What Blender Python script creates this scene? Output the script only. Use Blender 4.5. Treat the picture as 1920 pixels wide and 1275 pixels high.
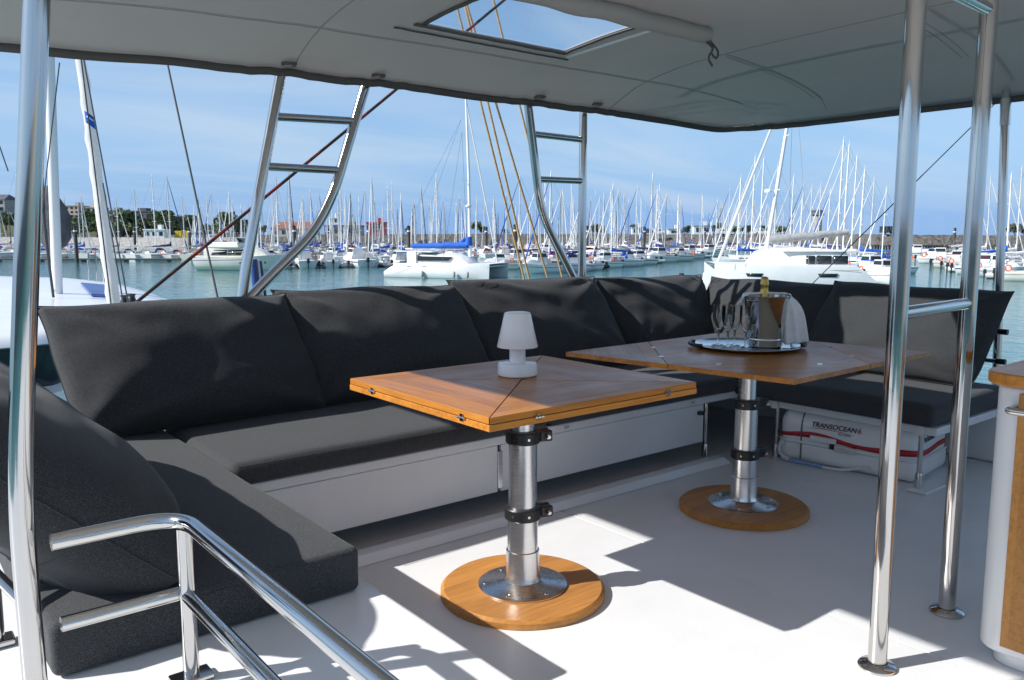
import bpy, bmesh, math, random
from math import sin, cos, pi, radians, sqrt, exp, atan2
from mathutils import Vector, Matrix, noise
random.seed(7)
S = bpy.context.scene
for o in list(bpy.data.objects): bpy.data.objects.remove(o)
COL = S.collection
# ------------------------------------------------------------------ camera
SUN_AZ, SUN_EL = -22.0, 36.5          # light travels towards this azimuth (degrees from +X), sun elevation
cam_d = bpy.data.cameras.new('camera'); cam = bpy.data.objects.new('camera', cam_d); COL.objects.link(cam)
cam.location = (0, 0, 1.30); cam.rotation_euler = (radians(90 - 7.285), 0, radians(-38.8))
cam_d.sensor_width = 36; cam_d.lens = 28.97; cam_d.clip_start = 0.05; cam_d.clip_end = 8000
S.camera = cam
# ------------------------------------------------------------------ sky
W = bpy.data.worlds.new('World'); S.world = W; W.use_nodes = True
nt = W.node_tree; nt.nodes.clear()
def N(t, typ, **kw):
    n = t.nodes.new(typ)
    for k, v in kw.items():
        if hasattr(n, k): setattr(n, k, v)
    return n
wo = N(nt, 'ShaderNodeOutputWorld'); bg = N(nt, 'ShaderNodeBackground')
sky = N(nt, 'ShaderNodeTexSky'); sky.sky_type = 'NISHITA'; sky.sun_disc = False
sky.sun_elevation = radians(SUN_EL)
sx, sy = -cos(radians(SUN_AZ)), -sin(radians(SUN_AZ))       # horizontal direction TO the sun
sky.sun_rotation = atan2(sx, sy)
sky.altitude = 0; sky.air_density = 1.0; sky.dust_density = 0.35; sky.ozone_density = 1.6
tc = N(nt, 'ShaderNodeTexCoord'); sep = N(nt, 'ShaderNodeSeparateXYZ'); nt.links.new(tc.outputs['Generated'], sep.inputs[0])
# clouds: thin streaks on a flat layer (direction divided by height)
mx = N(nt, 'ShaderNodeMath', operation='MAXIMUM'); mx.inputs[1].default_value = 0.02; nt.links.new(sep.outputs['Z'], mx.inputs[0])
ad = N(nt, 'ShaderNodeMath', operation='ADD'); ad.inputs[1].default_value = 0.12; nt.links.new(mx.outputs[0], ad.inputs[0])
dx = N(nt, 'ShaderNodeMath', operation='DIVIDE'); dy = N(nt, 'ShaderNodeMath', operation='DIVIDE')
nt.links.new(sep.outputs['X'], dx.inputs[0]); nt.links.new(ad.outputs[0], dx.inputs[1])
nt.links.new(sep.outputs['Y'], dy.inputs[0]); nt.links.new(ad.outputs[0], dy.inputs[1])
cb = N(nt, 'ShaderNodeCombineXYZ'); nt.links.new(dx.outputs[0], cb.inputs[0]); nt.links.new(dy.outputs[0], cb.inputs[1])
mp = N(nt, 'ShaderNodeMapping'); mp.inputs['Rotation'].default_value = (0, 0, radians(35)); mp.inputs['Scale'].default_value = (0.55, 1.5, 1)
nt.links.new(cb.outputs[0], mp.inputs[0])
nz = N(nt, 'ShaderNodeTexNoise'); nz.inputs['Scale'].default_value = 0.62; nz.inputs['Detail'].default_value = 7; nz.inputs['Roughness'].default_value = 0.55; nz.inputs['Distortion'].default_value = 0.6
nt.links.new(mp.outputs[0], nz.inputs['Vector'])
cr = N(nt, 'ShaderNodeValToRGB'); cr.color_ramp.elements[0].position = 0.45; cr.color_ramp.elements[1].position = 0.70
cr.color_ramp.elements[0].color = (0, 0, 0, 1); cr.color_ramp.elements[1].color = (0.45, 0.45, 0.45, 1)
nt.links.new(nz.outputs[0], cr.inputs[0])
mixc = N(nt, 'ShaderNodeMixRGB'); mixc.inputs[2].default_value = (4.4, 5.0, 5.7, 1)
nt.links.new(cr.outputs[0], mixc.inputs[0])
# pale blue haze band along the whole horizon
hm = N(nt, 'ShaderNodeMath', operation='MULTIPLY'); hm.inputs[1].default_value = -5.0; nt.links.new(mx.outputs[0], hm.inputs[0])
he = N(nt, 'ShaderNodeMath', operation='EXPONENT'); nt.links.new(hm.outputs[0], he.inputs[0])
hk = N(nt, 'ShaderNodeMath', operation='MULTIPLY'); hk.inputs[1].default_value = 1.0; nt.links.new(he.outputs[0], hk.inputs[0])
hz = N(nt, 'ShaderNodeMixRGB'); hz.inputs[2].default_value = (1.35, 2.85, 5.5, 1)
nt.links.new(hk.outputs[0], hz.inputs[0]); nt.links.new(sky.outputs[0], hz.inputs[1]); nt.links.new(hz.outputs[0], mixc.inputs[1])
nt.links.new(mixc.outputs[0], bg.inputs[0]); bg.inputs[1].default_value = 0.122
nt.links.new(bg.outputs[0], wo.inputs[0])
# ------------------------------------------------------------------ sun
ld = bpy.data.lights.new('sun', 'SUN'); ld.energy = 5.0; ld.angle = radians(0.53); ld.color = (1.0, 0.972, 0.935)
sun = bpy.data.objects.new('sun', ld); COL.objects.link(sun)
Ldir = Vector((cos(radians(SUN_EL)) * cos(radians(SUN_AZ)), cos(radians(SUN_EL)) * sin(radians(SUN_AZ)), -sin(radians(SUN_EL))))
sun.rotation_euler = Ldir.to_track_quat('-Z', 'Y').to_euler()
# ------------------------------------------------------------------ exposure
S.view_settings.view_transform = 'Standard'; S.view_settings.look = 'None'
S.view_settings.exposure = 0.34; S.view_settings.gamma = 1
S.render.engine = 'CYCLES'
S.cycles.max_bounces = 8; S.cycles.diffuse_bounces = 4; S.cycles.glossy_bounces = 4; S.cycles.transparent_max_bounces = 12; S.cycles.transmission_bounces = 6

# ================================================================== materials
M = {}
def mat(name, col, rough=0.5, metal=0.0, **kw):
    m = bpy.data.materials.new(name); m.use_nodes = True; t = m.node_tree
    p = t.nodes['Principled BSDF']
    p.inputs['Base Color'].default_value = (*col, 1); p.inputs['Roughness'].default_value = rough; p.inputs['Metallic'].default_value = metal
    for k, v in kw.items(): p.inputs[k.replace('_', ' ')].default_value = v
    M[name] = m
    return m, t, p
def coords(t, scale=(1, 1, 1), rot=(0, 0, 0), kind='Object'):
    c = N(t, 'ShaderNodeTexCoord'); mpp = N(t, 'ShaderNodeMapping')
    mpp.inputs['Scale'].default_value = scale; mpp.inputs['Rotation'].default_value = rot
    t.links.new(c.outputs[kind], mpp.inputs[0]); return mpp.outputs[0]
def noise_n(t, vec, scale, detail=4, rough=0.55, dist=0):
    n = N(t, 'ShaderNodeTexNoise'); n.inputs['Scale'].default_value = scale; n.inputs['Detail'].default_value = detail
    n.inputs['Roughness'].default_value = rough; n.inputs['Distortion'].default_value = dist
    if vec is not None: t.links.new(vec, n.inputs['Vector'])
    return n.outputs[0]
def ramp(t, fac, stops):
    r = N(t, 'ShaderNodeValToRGB'); e = r.color_ramp.elements
    while len(e) < len(stops): e.new(0.5)
    for i, (p, c) in enumerate(stops): e[i].position = p; e[i].color = (*c, 1) if len(c) == 3 else c
    t.links.new(fac, r.inputs[0]); return r.outputs[0]
def bump(t, p, fac, strength=0.2, dist=0.01):
    b = N(t, 'ShaderNodeBump'); b.inputs['Strength'].default_value = strength; b.inputs['Distance'].default_value = dist
    t.links.new(fac, b.inputs['Height']); t.links.new(b.outputs[0], p.inputs['Normal']); return b
def vary(name, col, rough, scale, amt=0.12, metal=0, bumpy=0, bd=0.003, **kw):
    """plain material with a soft uneven tone"""
    m, t, p = mat(name, col, rough, metal, **kw)
    v = coords(t); f = noise_n(t, v, scale, 5)
    lo = tuple(c * (1 - amt) for c in col); hi = tuple(min(1, c * (1 + amt)) for c in col)
    t.links.new(ramp(t, f, [(0.3, lo), (0.7, hi)]), p.inputs['Base Color'])
    if bumpy: bump(t, p, noise_n(t, v, scale * 6, 3), bumpy, bd)
    return m
# steel
m, t, p = mat('steel', (0.60, 0.585, 0.565), 0.09, 1.0)
v = coords(t); f = noise_n(t, v, 9, 4); t.links.new(ramp(t, f, [(0.3, (0.06,) * 3), (0.75, (0.16,) * 3)]), p.inputs['Roughness'])
m, t, p = mat('brushed', (0.72, 0.71, 0.70), 0.24, 1.0)
v = coords(t, (1, 1, 90)); f = noise_n(t, v, 14, 3); t.links.new(ramp(t, f, [(0.3, (0.18,) * 3), (0.75, (0.32,) * 3)]), p.inputs['Roughness'])
mat('black_plastic', (0.012, 0.012, 0.013), 0.38)
# gelcoat
vary('gelcoat', (0.80, 0.803, 0.80), 0.22, 2.2, 0.03)
m, t, p = mat('deck_white', (0.79, 0.775, 0.74), 0.38)
v = coords(t); f = noise_n(t, v, 3.0, 6); t.links.new(ramp(t, f, [(0.3, (0.74, 0.745, 0.745)), (0.7, (0.80, 0.805, 0.805))]), p.inputs['Base Color'])
vo = N(t, 'ShaderNodeTexVoronoi'); vo.inputs['Scale'].default_value = 230; t.links.new(v, vo.inputs['Vector']); bump(t, p, vo.outputs['Distance'], 0.18, 0.002)
vary('panel_white', (0.76, 0.76, 0.755), 0.34, 3, 0.04)
# fabrics
def fabric(name, base, fleck, sc=260, stretch=(1, 1, 1), b=0.35):
    m, t, p = mat(name, base, 0.92); p.inputs['Sheen Weight'].default_value = 0.10; p.inputs['Sheen Roughness'].default_value = 0.5
    p.inputs['Specular IOR Level'].default_value = 0.2
    v = coords(t, stretch); f = noise_n(t, v, sc, 2, 0.7); f2 = noise_n(t, coords(t, (stretch[2], stretch[0], stretch[1])), sc * 0.8, 2, 0.7)
    a = N(t, 'ShaderNodeMath', operation='ADD'); t.links.new(f, a.inputs[0]); t.links.new(f2, a.inputs[1])
    h = N(t, 'ShaderNodeMath', operation='MULTIPLY'); h.inputs[1].default_value = 0.5; t.links.new(a.outputs[0], h.inputs[0])
    t.links.new(ramp(t, h.outputs[0], [(0.36, tuple(c * 0.45 for c in base)), (0.5, base), (0.64, fleck)]), p.inputs['Base Color'])
    bump(t, p, h.outputs[0], b, 0.002)
fabric('pillow_fabric', (0.037, 0.0385, 0.041), (0.094, 0.096, 0.100), 260, (3.2, 3.2, 0.6), 0.3)
fabric('seat_fabric', (0.046, 0.048, 0.051), (0.108, 0.110, 0.114), 480, (1, 1, 1), 0.3)
m, t, p = mat('canvas', (0.62, 0.60, 0.575), 0.85)
v = coords(t); f = noise_n(t, v, 1.3, 5); t.links.new(ramp(t, f, [(0.3, (0.60, 0.56, 0.535)), (0.7, (0.67, 0.625, 0.60))]), p.inputs['Base Color'])
bump(t, p, noise_n(t, v, 420, 2), 0.15, 0.002)
tl = N(t, 'ShaderNodeBsdfTranslucent'); tl.inputs[0].default_value = (0.52, 0.51, 0.50, 1); mi = N(t, 'ShaderNodeMixShader'); mi.inputs[0].default_value = 0.26
t.links.new(p.outputs[0], mi.inputs[1]); t.links.new(tl.outputs[0], mi.inputs[2]); t.links.new(mi.outputs[0], t.nodes['Material Output'].inputs[0])
mat('canvas_dark', (0.13, 0.122, 0.115), 0.9)
mat('seam_thread', (0.40, 0.385, 0.37), 0.9)
vary('towel_white', (0.92, 0.92, 0.93), 0.95, 40, 0.05, bumpy=0.3, bd=0.002)
# teak
def teak(name, a, b_, c, coat=0.5, rough=0.35, sc=1.0):
    m, t, p = mat(name, b_, rough); p.inputs['Coat Weight'].default_value = coat * 0.35; p.inputs['Coat Roughness'].default_value = 0.22; p.inputs['Specular IOR Level'].default_value = 0.35
    v = coords(t, (1.6 * sc, 26 * sc, 26 * sc)); f = noise_n(t, v, 2.4, 8, 0.62, 0.4)
    v2 = coords(t, (6 * sc, 150 * sc, 150 * sc)); f2 = noise_n(t, v2, 2, 3, 0.6)
    col = ramp(t, f, [(0.28, a), (0.5, b_), (0.74, c)])
    mm = N(t, 'ShaderNodeMixRGB', blend_type='MULTIPLY'); mm.inputs[0].default_value = 0.4
    t.links.new(col, mm.inputs[1]); t.links.new(ramp(t, f2, [(0.35, (0.62, 0.58, 0.55)), (0.6, (1, 1, 1))]), mm.inputs[2])
    sp = N(t, 'ShaderNodeSeparateXYZ'); t.links.new(coords(t), sp.inputs[0]); fl = N(t, 'ShaderNodeMath', operation='MULTIPLY'); fl.inputs[1].default_value = 15.0; t.links.new(sp.outputs['Y'], fl.inputs[0])
    fo = N(t, 'ShaderNodeMath', operation='FLOOR'); t.links.new(fl.outputs[0], fo.inputs[0]); wn = N(t, 'ShaderNodeTexWhiteNoise'); wn.noise_dimensions = '1D'; t.links.new(fo.outputs[0], wn.inputs['W'])
    m2 = N(t, 'ShaderNodeMixRGB', blend_type='MULTIPLY'); m2.inputs[0].default_value = 1.0; t.links.new(mm.outputs[0], m2.inputs[1]); t.links.new(ramp(t, wn.outputs['Value'], [(0.0, (0.84, 0.82, 0.80)), (1.0, (1.08, 1.06, 1.04))]), m2.inputs[2])
    t.links.new(m2.outputs[0], p.inputs['Base Color']); bump(t, p, f2, 0.08, 0.001)
    rg_ = noise_n(t, coords(t), 3.5, 4); t.links.new(ramp(t, rg_, [(0.3, (rough * 0.8,) * 3), (0.7, (rough * 1.35,) * 3)]), p.inputs['Roughness'])
teak('teak', (0.30, 0.125, 0.035), (0.47, 0.185, 0.042), (0.56, 0.245, 0.062))
teak('teak_edge', (0.44, 0.16, 0.026), (0.60, 0.235, 0.036), (0.68, 0.30, 0.055))
teak('teak_base', (0.42, 0.18, 0.042), (0.54, 0.245, 0.058), (0.62, 0.30, 0.082), 0.3, 0.42)
mat('dark_gap', (0.02, 0.012, 0.008), 0.8)
# glass, film
m, t, p = mat('clear_glass', (1, 1, 1), 0.0); p.inputs['Transmission Weight'].default_value = 1.0; p.inputs['IOR'].default_value = 1.45
def film(name, tint, refl):
    m = bpy.data.materials.new(name); m.use_nodes = True; t = m.node_tree; t.nodes.clear()
    o = N(t, 'ShaderNodeOutputMaterial'); a = N(t, 'ShaderNodeBsdfTransparent'); a.inputs[0].default_value = (*tint, 1)
    g = N(t, 'ShaderNodeBsdfGlossy'); g.inputs['Roughness'].default_value = 0.06; mi = N(t, 'ShaderNodeMixShader'); mi.inputs[0].default_value = refl
    t.links.new(a.outputs[0], mi.inputs[1]); t.links.new(g.outputs[0], mi.inputs[2]); t.links.new(mi.outputs[0], o.inputs[0]); M[name] = m
film('vinyl_film', (0.90, 0.93, 0.95), 0.07)
m, t, p = mat('lamp_opal', (0.94, 0.94, 0.945), 0.14); p.inputs['Subsurface Weight'].default_value = 0.15; p.inputs['Subsurface Radius'].default_value = (0.02, 0.02, 0.02)
mat('gold_foil', (0.62, 0.42, 0.12), 0.33, 0.9); mat('bottle_green', (0.01, 0.03, 0.012), 0.08)
vary('raft_white', (0.84, 0.83, 0.80), 0.28, 4, 0.04)
mat('raft_red', (0.45, 0.012, 0.02), 0.35); mat('ink_navy', (0.012, 0.014, 0.045), 0.5); mat('ink_red', (0.50, 0.015, 0.02), 0.5); mat('ink_grey', (0.20, 0.20, 0.22), 0.5)
mat('strap_grey', (0.10, 0.14, 0.13), 0.7); mat('hose_blue', (0.25, 0.36, 0.60), 0.4)
vary('rope_tan', (0.50, 0.34, 0.17), 0.9, 60, 0.25)
m, t, p = mat('rope_red', (0.2, 0.02, 0.02), 0.85)
f = noise_n(t, coords(t, (1, 1, 1)), 9, 2); t.links.new(ramp(t, f, [(0.48, (0.03, 0.025, 0.026)), (0.56, (0.20, 0.025, 0.022))]), p.inputs['Base Color'])
mat('cable', (0.05, 0.055, 0.06), 0.5); mat('rope_white', (0.7, 0.7, 0.68), 0.8)
# harbour
def hull_mat(name, col, rough=0.3, amt=0.05): return vary(name, col, rough, 0.8, amt)
hull_mat('hull_white', (0.80, 0.80, 0.785)); hull_mat('hull_cream', (0.76, 0.73, 0.64)); hull_mat('hull_navy', (0.02, 0.03, 0.08)); hull_mat('hull_dark', (0.02, 0.02, 0.022)); hull_mat('hull_red', (0.22, 0.02, 0.02))
hull_mat('deck_pale', (0.74, 0.73, 0.69), 0.5); hull_mat('stripe_blue', (0.03, 0.07, 0.26)); hull_mat('antifoul', (0.035, 0.03, 0.035), 0.7)
mat('tinted_glass', (0.02, 0.025, 0.03), 0.08); mat('alu', (0.66, 0.66, 0.64), 0.45, 0.25); mat('mast_white', (0.80, 0.80, 0.79), 0.4); mat('mast_dark', (0.10, 0.10, 0.11), 0.45); mat('mast_wood', (0.34, 0.22, 0.12), 0.6)
mat('wire', (0.22, 0.23, 0.25), 0.5)
for nme, cc in (('cover_blue', (0.015, 0.11, 0.48)), ('cover_navy', (0.02, 0.035, 0.14)), ('cover_white', (0.70, 0.70, 0.69)), ('cover_red', (0.20, 0.015, 0.03)), ('cover_grey', (0.36, 0.355, 0.35)), ('cover_violet', (0.07, 0.05, 0.35)), ('cover_green', (0.03, 0.16, 0.12))):
    vary(nme, cc, 0.8, 3, 0.18, bumpy=0.4, bd=0.05)
vary('cover_bag', (0.085, 0.085, 0.095), 0.9, 5, 0.3, bumpy=0.5, bd=0.05)
vary('sailcloth', (0.80, 0.79, 0.77), 0.75, 3, 0.05); _m = M['sailcloth']; _t = _m.node_tree; _tl = N(_t, 'ShaderNodeBsdfTranslucent'); _tl.inputs[0].default_value = (0.85, 0.84, 0.82, 1); _mi = N(_t, 'ShaderNodeMixShader'); _mi.inputs[0].default_value = 0.4
_t.links.new(_t.nodes['Principled BSDF'].outputs[0], _mi.inputs[1]); _t.links.new(_tl.outputs[0], _mi.inputs[2]); _t.links.new(_mi.outputs[0], _t.nodes['Material Output'].inputs[0])
mat('orange_plastic', (0.75, 0.13, 0.03), 0.5); mat('rib_grey', (0.55, 0.56, 0.58), 0.6); mat('engine_black', (0.015, 0.015, 0.017), 0.35); mat('yellow_plastic', (0.70, 0.46, 0.03), 0.5)
vary('pontoon_wood', (0.20, 0.18, 0.16), 0.85, 4, 0.25); vary('concrete', (0.36, 0.345, 0.32), 0.9, 0.6, 0.2); vary('pile_dark', (0.065, 0.06, 0.055), 0.7, 1.5, 0.3)
m, t, p = mat('rock_dike', (0.24, 0.21, 0.17), 0.95)
v = coords(t); vo = N(t, 'ShaderNodeTexVoronoi'); vo.inputs['Scale'].default_value = 0.8; t.links.new(v, vo.inputs['Vector'])
t.links.new(ramp(t, noise_n(t, v, 0.45, 8, 0.7), [(0.3, (0.05, 0.046, 0.040)), (0.5, (0.11, 0.10, 0.086)), (0.72, (0.17, 0.155, 0.135))]), p.inputs['Base Color']); bump(t, p, vo.outputs['Distance'], 1.0, 0.6)
vary('render_cream', (0.55, 0.50, 0.42), 0.9, 0.3, 0.1); vary('render_grey', (0.36, 0.35, 0.34), 0.9, 0.3, 0.1); vary('render_tan', (0.42, 0.36, 0.29), 0.9, 0.3, 0.1); vary('slate', (0.10, 0.105, 0.115), 0.7, 0.5, 0.2); vary('red_cladding', (0.38, 0.03, 0.035), 0.6, 0.6, 0.12); vary('roof_tile', (0.28, 0.12, 0.08), 0.8, 0.6, 0.2)
vary('bark', (0.09, 0.065, 0.045), 0.95, 3, 0.3); vary('hill_scrub', (0.075, 0.085, 0.05), 0.95, 0.12, 0.45)
for nme, cc in (('leaf_a', (0.065, 0.10, 0.035)), ('leaf_b', (0.10, 0.14, 0.05)), ('leaf_c', (0.055, 0.075, 0.035))): vary(nme, cc, 0.75, 1.2, 0.35)
m, t, p = mat('water', (0.018, 0.105, 0.105), 0.06); p.inputs['IOR'].default_value = 1.33
v = coords(t, (1, 1, 1), (0, 0, radians(25))); n1 = noise_n(t, coords(t, (1.0, 0.45, 1), (0, 0, radians(-30))), 1.15, 4, 0.6); n2 = noise_n(t, v, 0.16, 3)
big = noise_n(t, coords(t, (1, 0.4, 1)), 0.02, 3)
mm = N(t, 'ShaderNodeMath', operation='MULTIPLY'); t.links.new(n1, mm.inputs[0]); t.links.new(ramp(t, big, [(0.35, (0.5,) * 3), (0.65, (1.0,) * 3)]), mm.inputs[1])
aa = N(t, 'ShaderNodeMath', operation='ADD'); t.links.new(mm.outputs[0], aa.inputs[0]); t.links.new(n2, aa.inputs[1]); bump(t, p, aa.outputs[0], 0.75, 0.18)
t.links.new(ramp(t, n2, [(0.3, (0.035, 0.15, 0.155)), (0.7, (0.05, 0.19, 0.19))]), p.inputs['Base Color'])

# ================================================================== mesh helpers
class MB:
    def __init__(s): s.v = []; s.f = []; s.m = []; s.s = []
    def add(s, vs, fs, mi=0, sm=True):
        b = len(s.v); s.v += [tuple(x) for x in vs]
        for f in fs: s.f.append([b + i for i in f]); s.m.append(mi); s.s.append(sm)
        return s
    def box(s, c, d, mi=0, rz=0, taper=1.0):
        x, y, z = d[0] / 2, d[1] / 2, d[2] / 2; vs = []
        for k, (a, b_, e) in enumerate(((-1, -1, -1), (1, -1, -1), (1, 1, -1), (-1, 1, -1), (-1, -1, 1), (1, -1, 1), (1, 1, 1), (-1, 1, 1))):
            tp = taper if e > 0 else 1; px, py = a * x * tp, b_ * y * tp
            vs.append((c[0] + px * cos(rz) - py * sin(rz), c[1] + px * sin(rz) + py * cos(rz), c[2] + e * z))
        return s.add(vs, [(0, 3, 2, 1), (4, 5, 6, 7), (0, 1, 5, 4), (1, 2, 6, 5), (2, 3, 7, 6), (3, 0, 4, 7)], mi, False)
    def b2(s, lo, hi, mi=0): return s.box([(a + b) / 2 for a, b in zip(lo, hi)], [abs(b - a) for a, b in zip(lo, hi)], mi)
    def tube(s, pts, r, seg=12, mi=0, caps=True, closed=False):
        P = [Vector(q) for q in pts]; n = len(P); rs = r if isinstance(r, (list, tuple)) else [r] * n
        T = []
        for i in range(n):
            a = P[(i - 1) % n] if (i > 0 or closed) else P[0]; b = P[(i + 1) % n] if (i < n - 1 or closed) else P[-1]
            d = (b - a); T.append(d.normalized() if d.length > 1e-9 else Vector((0, 0, 1)))
        up = Vector((0, 0, 1)) if abs(T[0].z) < 0.9 else Vector((1, 0, 0)); vs = []; prev = None
        for i in range(n):
            if prev is None: a = T[i].cross(up).normalized()
            else:
                a = prev - T[i] * prev.dot(T[i]); a = a.normalized()
            prev = a; b = T[i].cross(a)
            for k in range(seg):
                th = 2 * pi * k / seg; vs.append(P[i] + (a * cos(th) + b * sin(th)) * rs[i])
        fs = []
        for i in range(n - 1 if not closed else n):
            j = (i + 1) % n
            for k in range(seg): fs.append((i * seg + k, i * seg + (k + 1) % seg, j * seg + (k + 1) % seg, j * seg + k))
        s.add(vs, fs, mi, True)
        if caps and not closed: s.add(vs[:seg], [tuple(range(seg))[::-1]], mi, False); s.add(vs[-seg:], [tuple(range(seg))], mi, False)
        return s
    def lathe(s, prof, c=(0, 0, 0), seg=32, mi=0, sx=1, sy=1):
        vs = [(c[0] + r * cos(2 * pi * k / seg) * sx, c[1] + r * sin(2 * pi * k / seg) * sy, c[2] + z) for r, z in prof for k in range(seg)]
        fs = [(i * seg + k, i * seg + (k + 1) % seg, (i + 1) * seg + (k + 1) % seg, (i + 1) * seg + k) for i in range(len(prof) - 1) for k in range(seg)]
        return s.add(vs, fs, mi, True)
    def prism(s, poly, z0, z1, mi=0, sm=False):
        n = len(poly); vs = [(x, y, z0) for x, y in poly] + [(x, y, z1) for x, y in poly]
        s.add(vs, [tuple(range(n))[::-1], tuple(range(n, 2 * n))], mi, False)
        return s.add(vs, [(i, (i + 1) % n, n + (i + 1) % n, n + i) for i in range(n)], mi, sm)
    def loft(s, secs, mi=0, closed=False, cap=True, sm=True):
        n = len(secs[0]); vs = [p for q in secs for p in q]; fs = []
        for i in range(len(secs) - 1):
            for k in range(n if closed else n - 1): fs.append((i * n + k, i * n + (k + 1) % n, (i + 1) * n + (k + 1) % n, (i + 1) * n + k))
        s.add(vs, fs, mi, sm)
        if cap: s.add(secs[0], [tuple(range(n))[::-1]], mi, False); s.add(secs[-1], [tuple(range(n))], mi, False)
        return s
    def build(s, name, mats, parent=None, loc=None, rz=0, bevel=0, seg=2, sharp=40, solid=0, fixn=True):
        me = bpy.data.meshes.new(name); me.from_pydata(s.v, [], s.f)
        if isinstance(mats, str): mats = [mats]
        for q in mats: me.materials.append(M[q])
        me.polygons.foreach_set('material_index', s.m); me.polygons.foreach_set('use_smooth', s.s)
        if fixn:
            bm = bmesh.new(); bm.from_mesh(me); bmesh.ops.remove_doubles(bm, verts=bm.verts, dist=1e-5); bmesh.ops.recalc_face_normals(bm, faces=bm.faces); bm.to_mesh(me); bm.free()
        me.set_sharp_from_angle(angle=radians(sharp)); me.update()
        o = bpy.data.objects.new(name, me); COL.objects.link(o)
        if loc is not None: o.location = loc
        o.rotation_euler.z = rz
        if parent: o.parent = parent
        if bevel:
            b = o.modifiers.new('bevel', 'BEVEL'); b.width = bevel; b.segments = seg; b.limit_method = 'ANGLE'; b.angle_limit = radians(40); b.harden_normals = True
        if solid:
            b = o.modifiers.new('solid', 'SOLIDIFY'); b.thickness = solid; b.offset = 0
        return o
def tag(o, label, cat=None, group=None, kind=None):
    if label: o['label'] = label
    if cat: o['category'] = cat
    if group: o['group'] = group
    if kind: o['kind'] = kind
    return o
def thing(name, label, cat, loc=(0, 0, 0), rz=0, group=None):
    o = bpy.data.objects.new(name, None); COL.objects.link(o); o.location = loc; o.rotation_euler.z = rz; o.empty_display_size = 0.1
    return tag(o, label, cat, group)
def struct(o): o['kind'] = 'structure'; return o
def copy_tree(o, parent=None):
    c = o.copy(); COL.objects.link(c); c.parent = parent
    for ch in KIDS(o): copy_tree(ch, c)
    return c
_kids = {}
def KIDS(o):
    if o.name not in _kids: _kids[o.name] = list(o.children)
    return _kids[o.name]
def arc(c, r, a0, a1, n, plane='xy', z=0):
    out = []
    for i in range(n + 1):
        a = a0 + (a1 - a0) * i / n; out.append((c[0] + r * cos(a), c[1] + r * sin(a), z))
    return out
def bend(pts, r, n=8):
    """round the corners of a polyline"""
    P = [Vector(p) for p in pts]; out = [P[0]]
    for i in range(1, len(P) - 1):
        a = (P[i - 1] - P[i]); b = (P[i + 1] - P[i]); q = min(r, a.length * 0.49, b.length * 0.49)
        A = P[i] + a.normalized() * q; B = P[i] + b.normalized() * q
        for k in range(n + 1):
            u = k / n; out.append(A * (1 - u) ** 2 + P[i] * 2 * u * (1 - u) + B * u * u)
    out.append(P[-1]); return out
def sag(a, b, s, n=14):
    a, b = Vector(a), Vector(b); return [a.lerp(b, i / n) - Vector((0, 0, s * 4 * (i / n) * (1 - i / n))) for i in range(n + 1)]
def rbox(c, d, r, n=6, crown=0.0, wob=0.0, seed=0):
    """soft rounded block"""
    bm = bmesh.new(); mb = MB(); vs = []; fs = []
    nx, ny, nz_ = [max(2, int(q / 0.06)) for q in d]
    hx, hy, hz = d[0] / 2, d[1] / 2, d[2] / 2
    def lin(h, k): 
        a = [-h + r * (1 - cos(pi / 2 * i / n)) for i in range(n)] ; a = [-h + r * i / n for i in range(n)]
        mid = [-h + r + (2 * h - 2 * r) * i / k for i in range(k + 1)]; return a + mid + [-q for q in a[::-1]]
    X, Y, Z = lin(hx, nx), lin(hy, ny), lin(hz, 2)
    idx = {}
    def P(x, y, z):
        key = (round(x, 5), round(y, 5), round(z, 5))
        if key in idx: return idx[key]
        ix, iy, iz = max(-hx + r, min(hx - r, x)), max(-hy + r, min(hy - r, y)), max(-hz + r, min(hz - r, z))
        q = Vector((x - ix, y - iy, z - iz)); 
        if q.length > 1e-9: q = q.normalized() * r
        w = Vector((ix, iy, iz)) + q
        if z > 0: w.z += crown * (1 - (x / hx) ** 4) * (1 - (y / hy) ** 4) * (z / hz)
        if wob:
            k = noise.noise_vector(Vector((w.x * 3 + seed, w.y * 3, w.z * 3))); w += k * wob
        idx[key] = len(vs); vs.append(w + Vector(c)); return idx[key]
    def face(A, B, f):
        for i in range(len(A) - 1):
            for j in range(len(B) - 1): fs.append((f(A[i], B[j]), f(A[i + 1], B[j]), f(A[i + 1], B[j + 1]), f(A[i], B[j + 1])))
    for z in (-hz, hz): face(X, Y, lambda a, b: P(a, b, z))
    for y in (-hy, hy): face(X, Z, lambda a, b: P(a, y, b))
    for x in (-hx, hx): face(Y, Z, lambda a, b: P(x, a, b))
    return mb.add(vs, fs)
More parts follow.
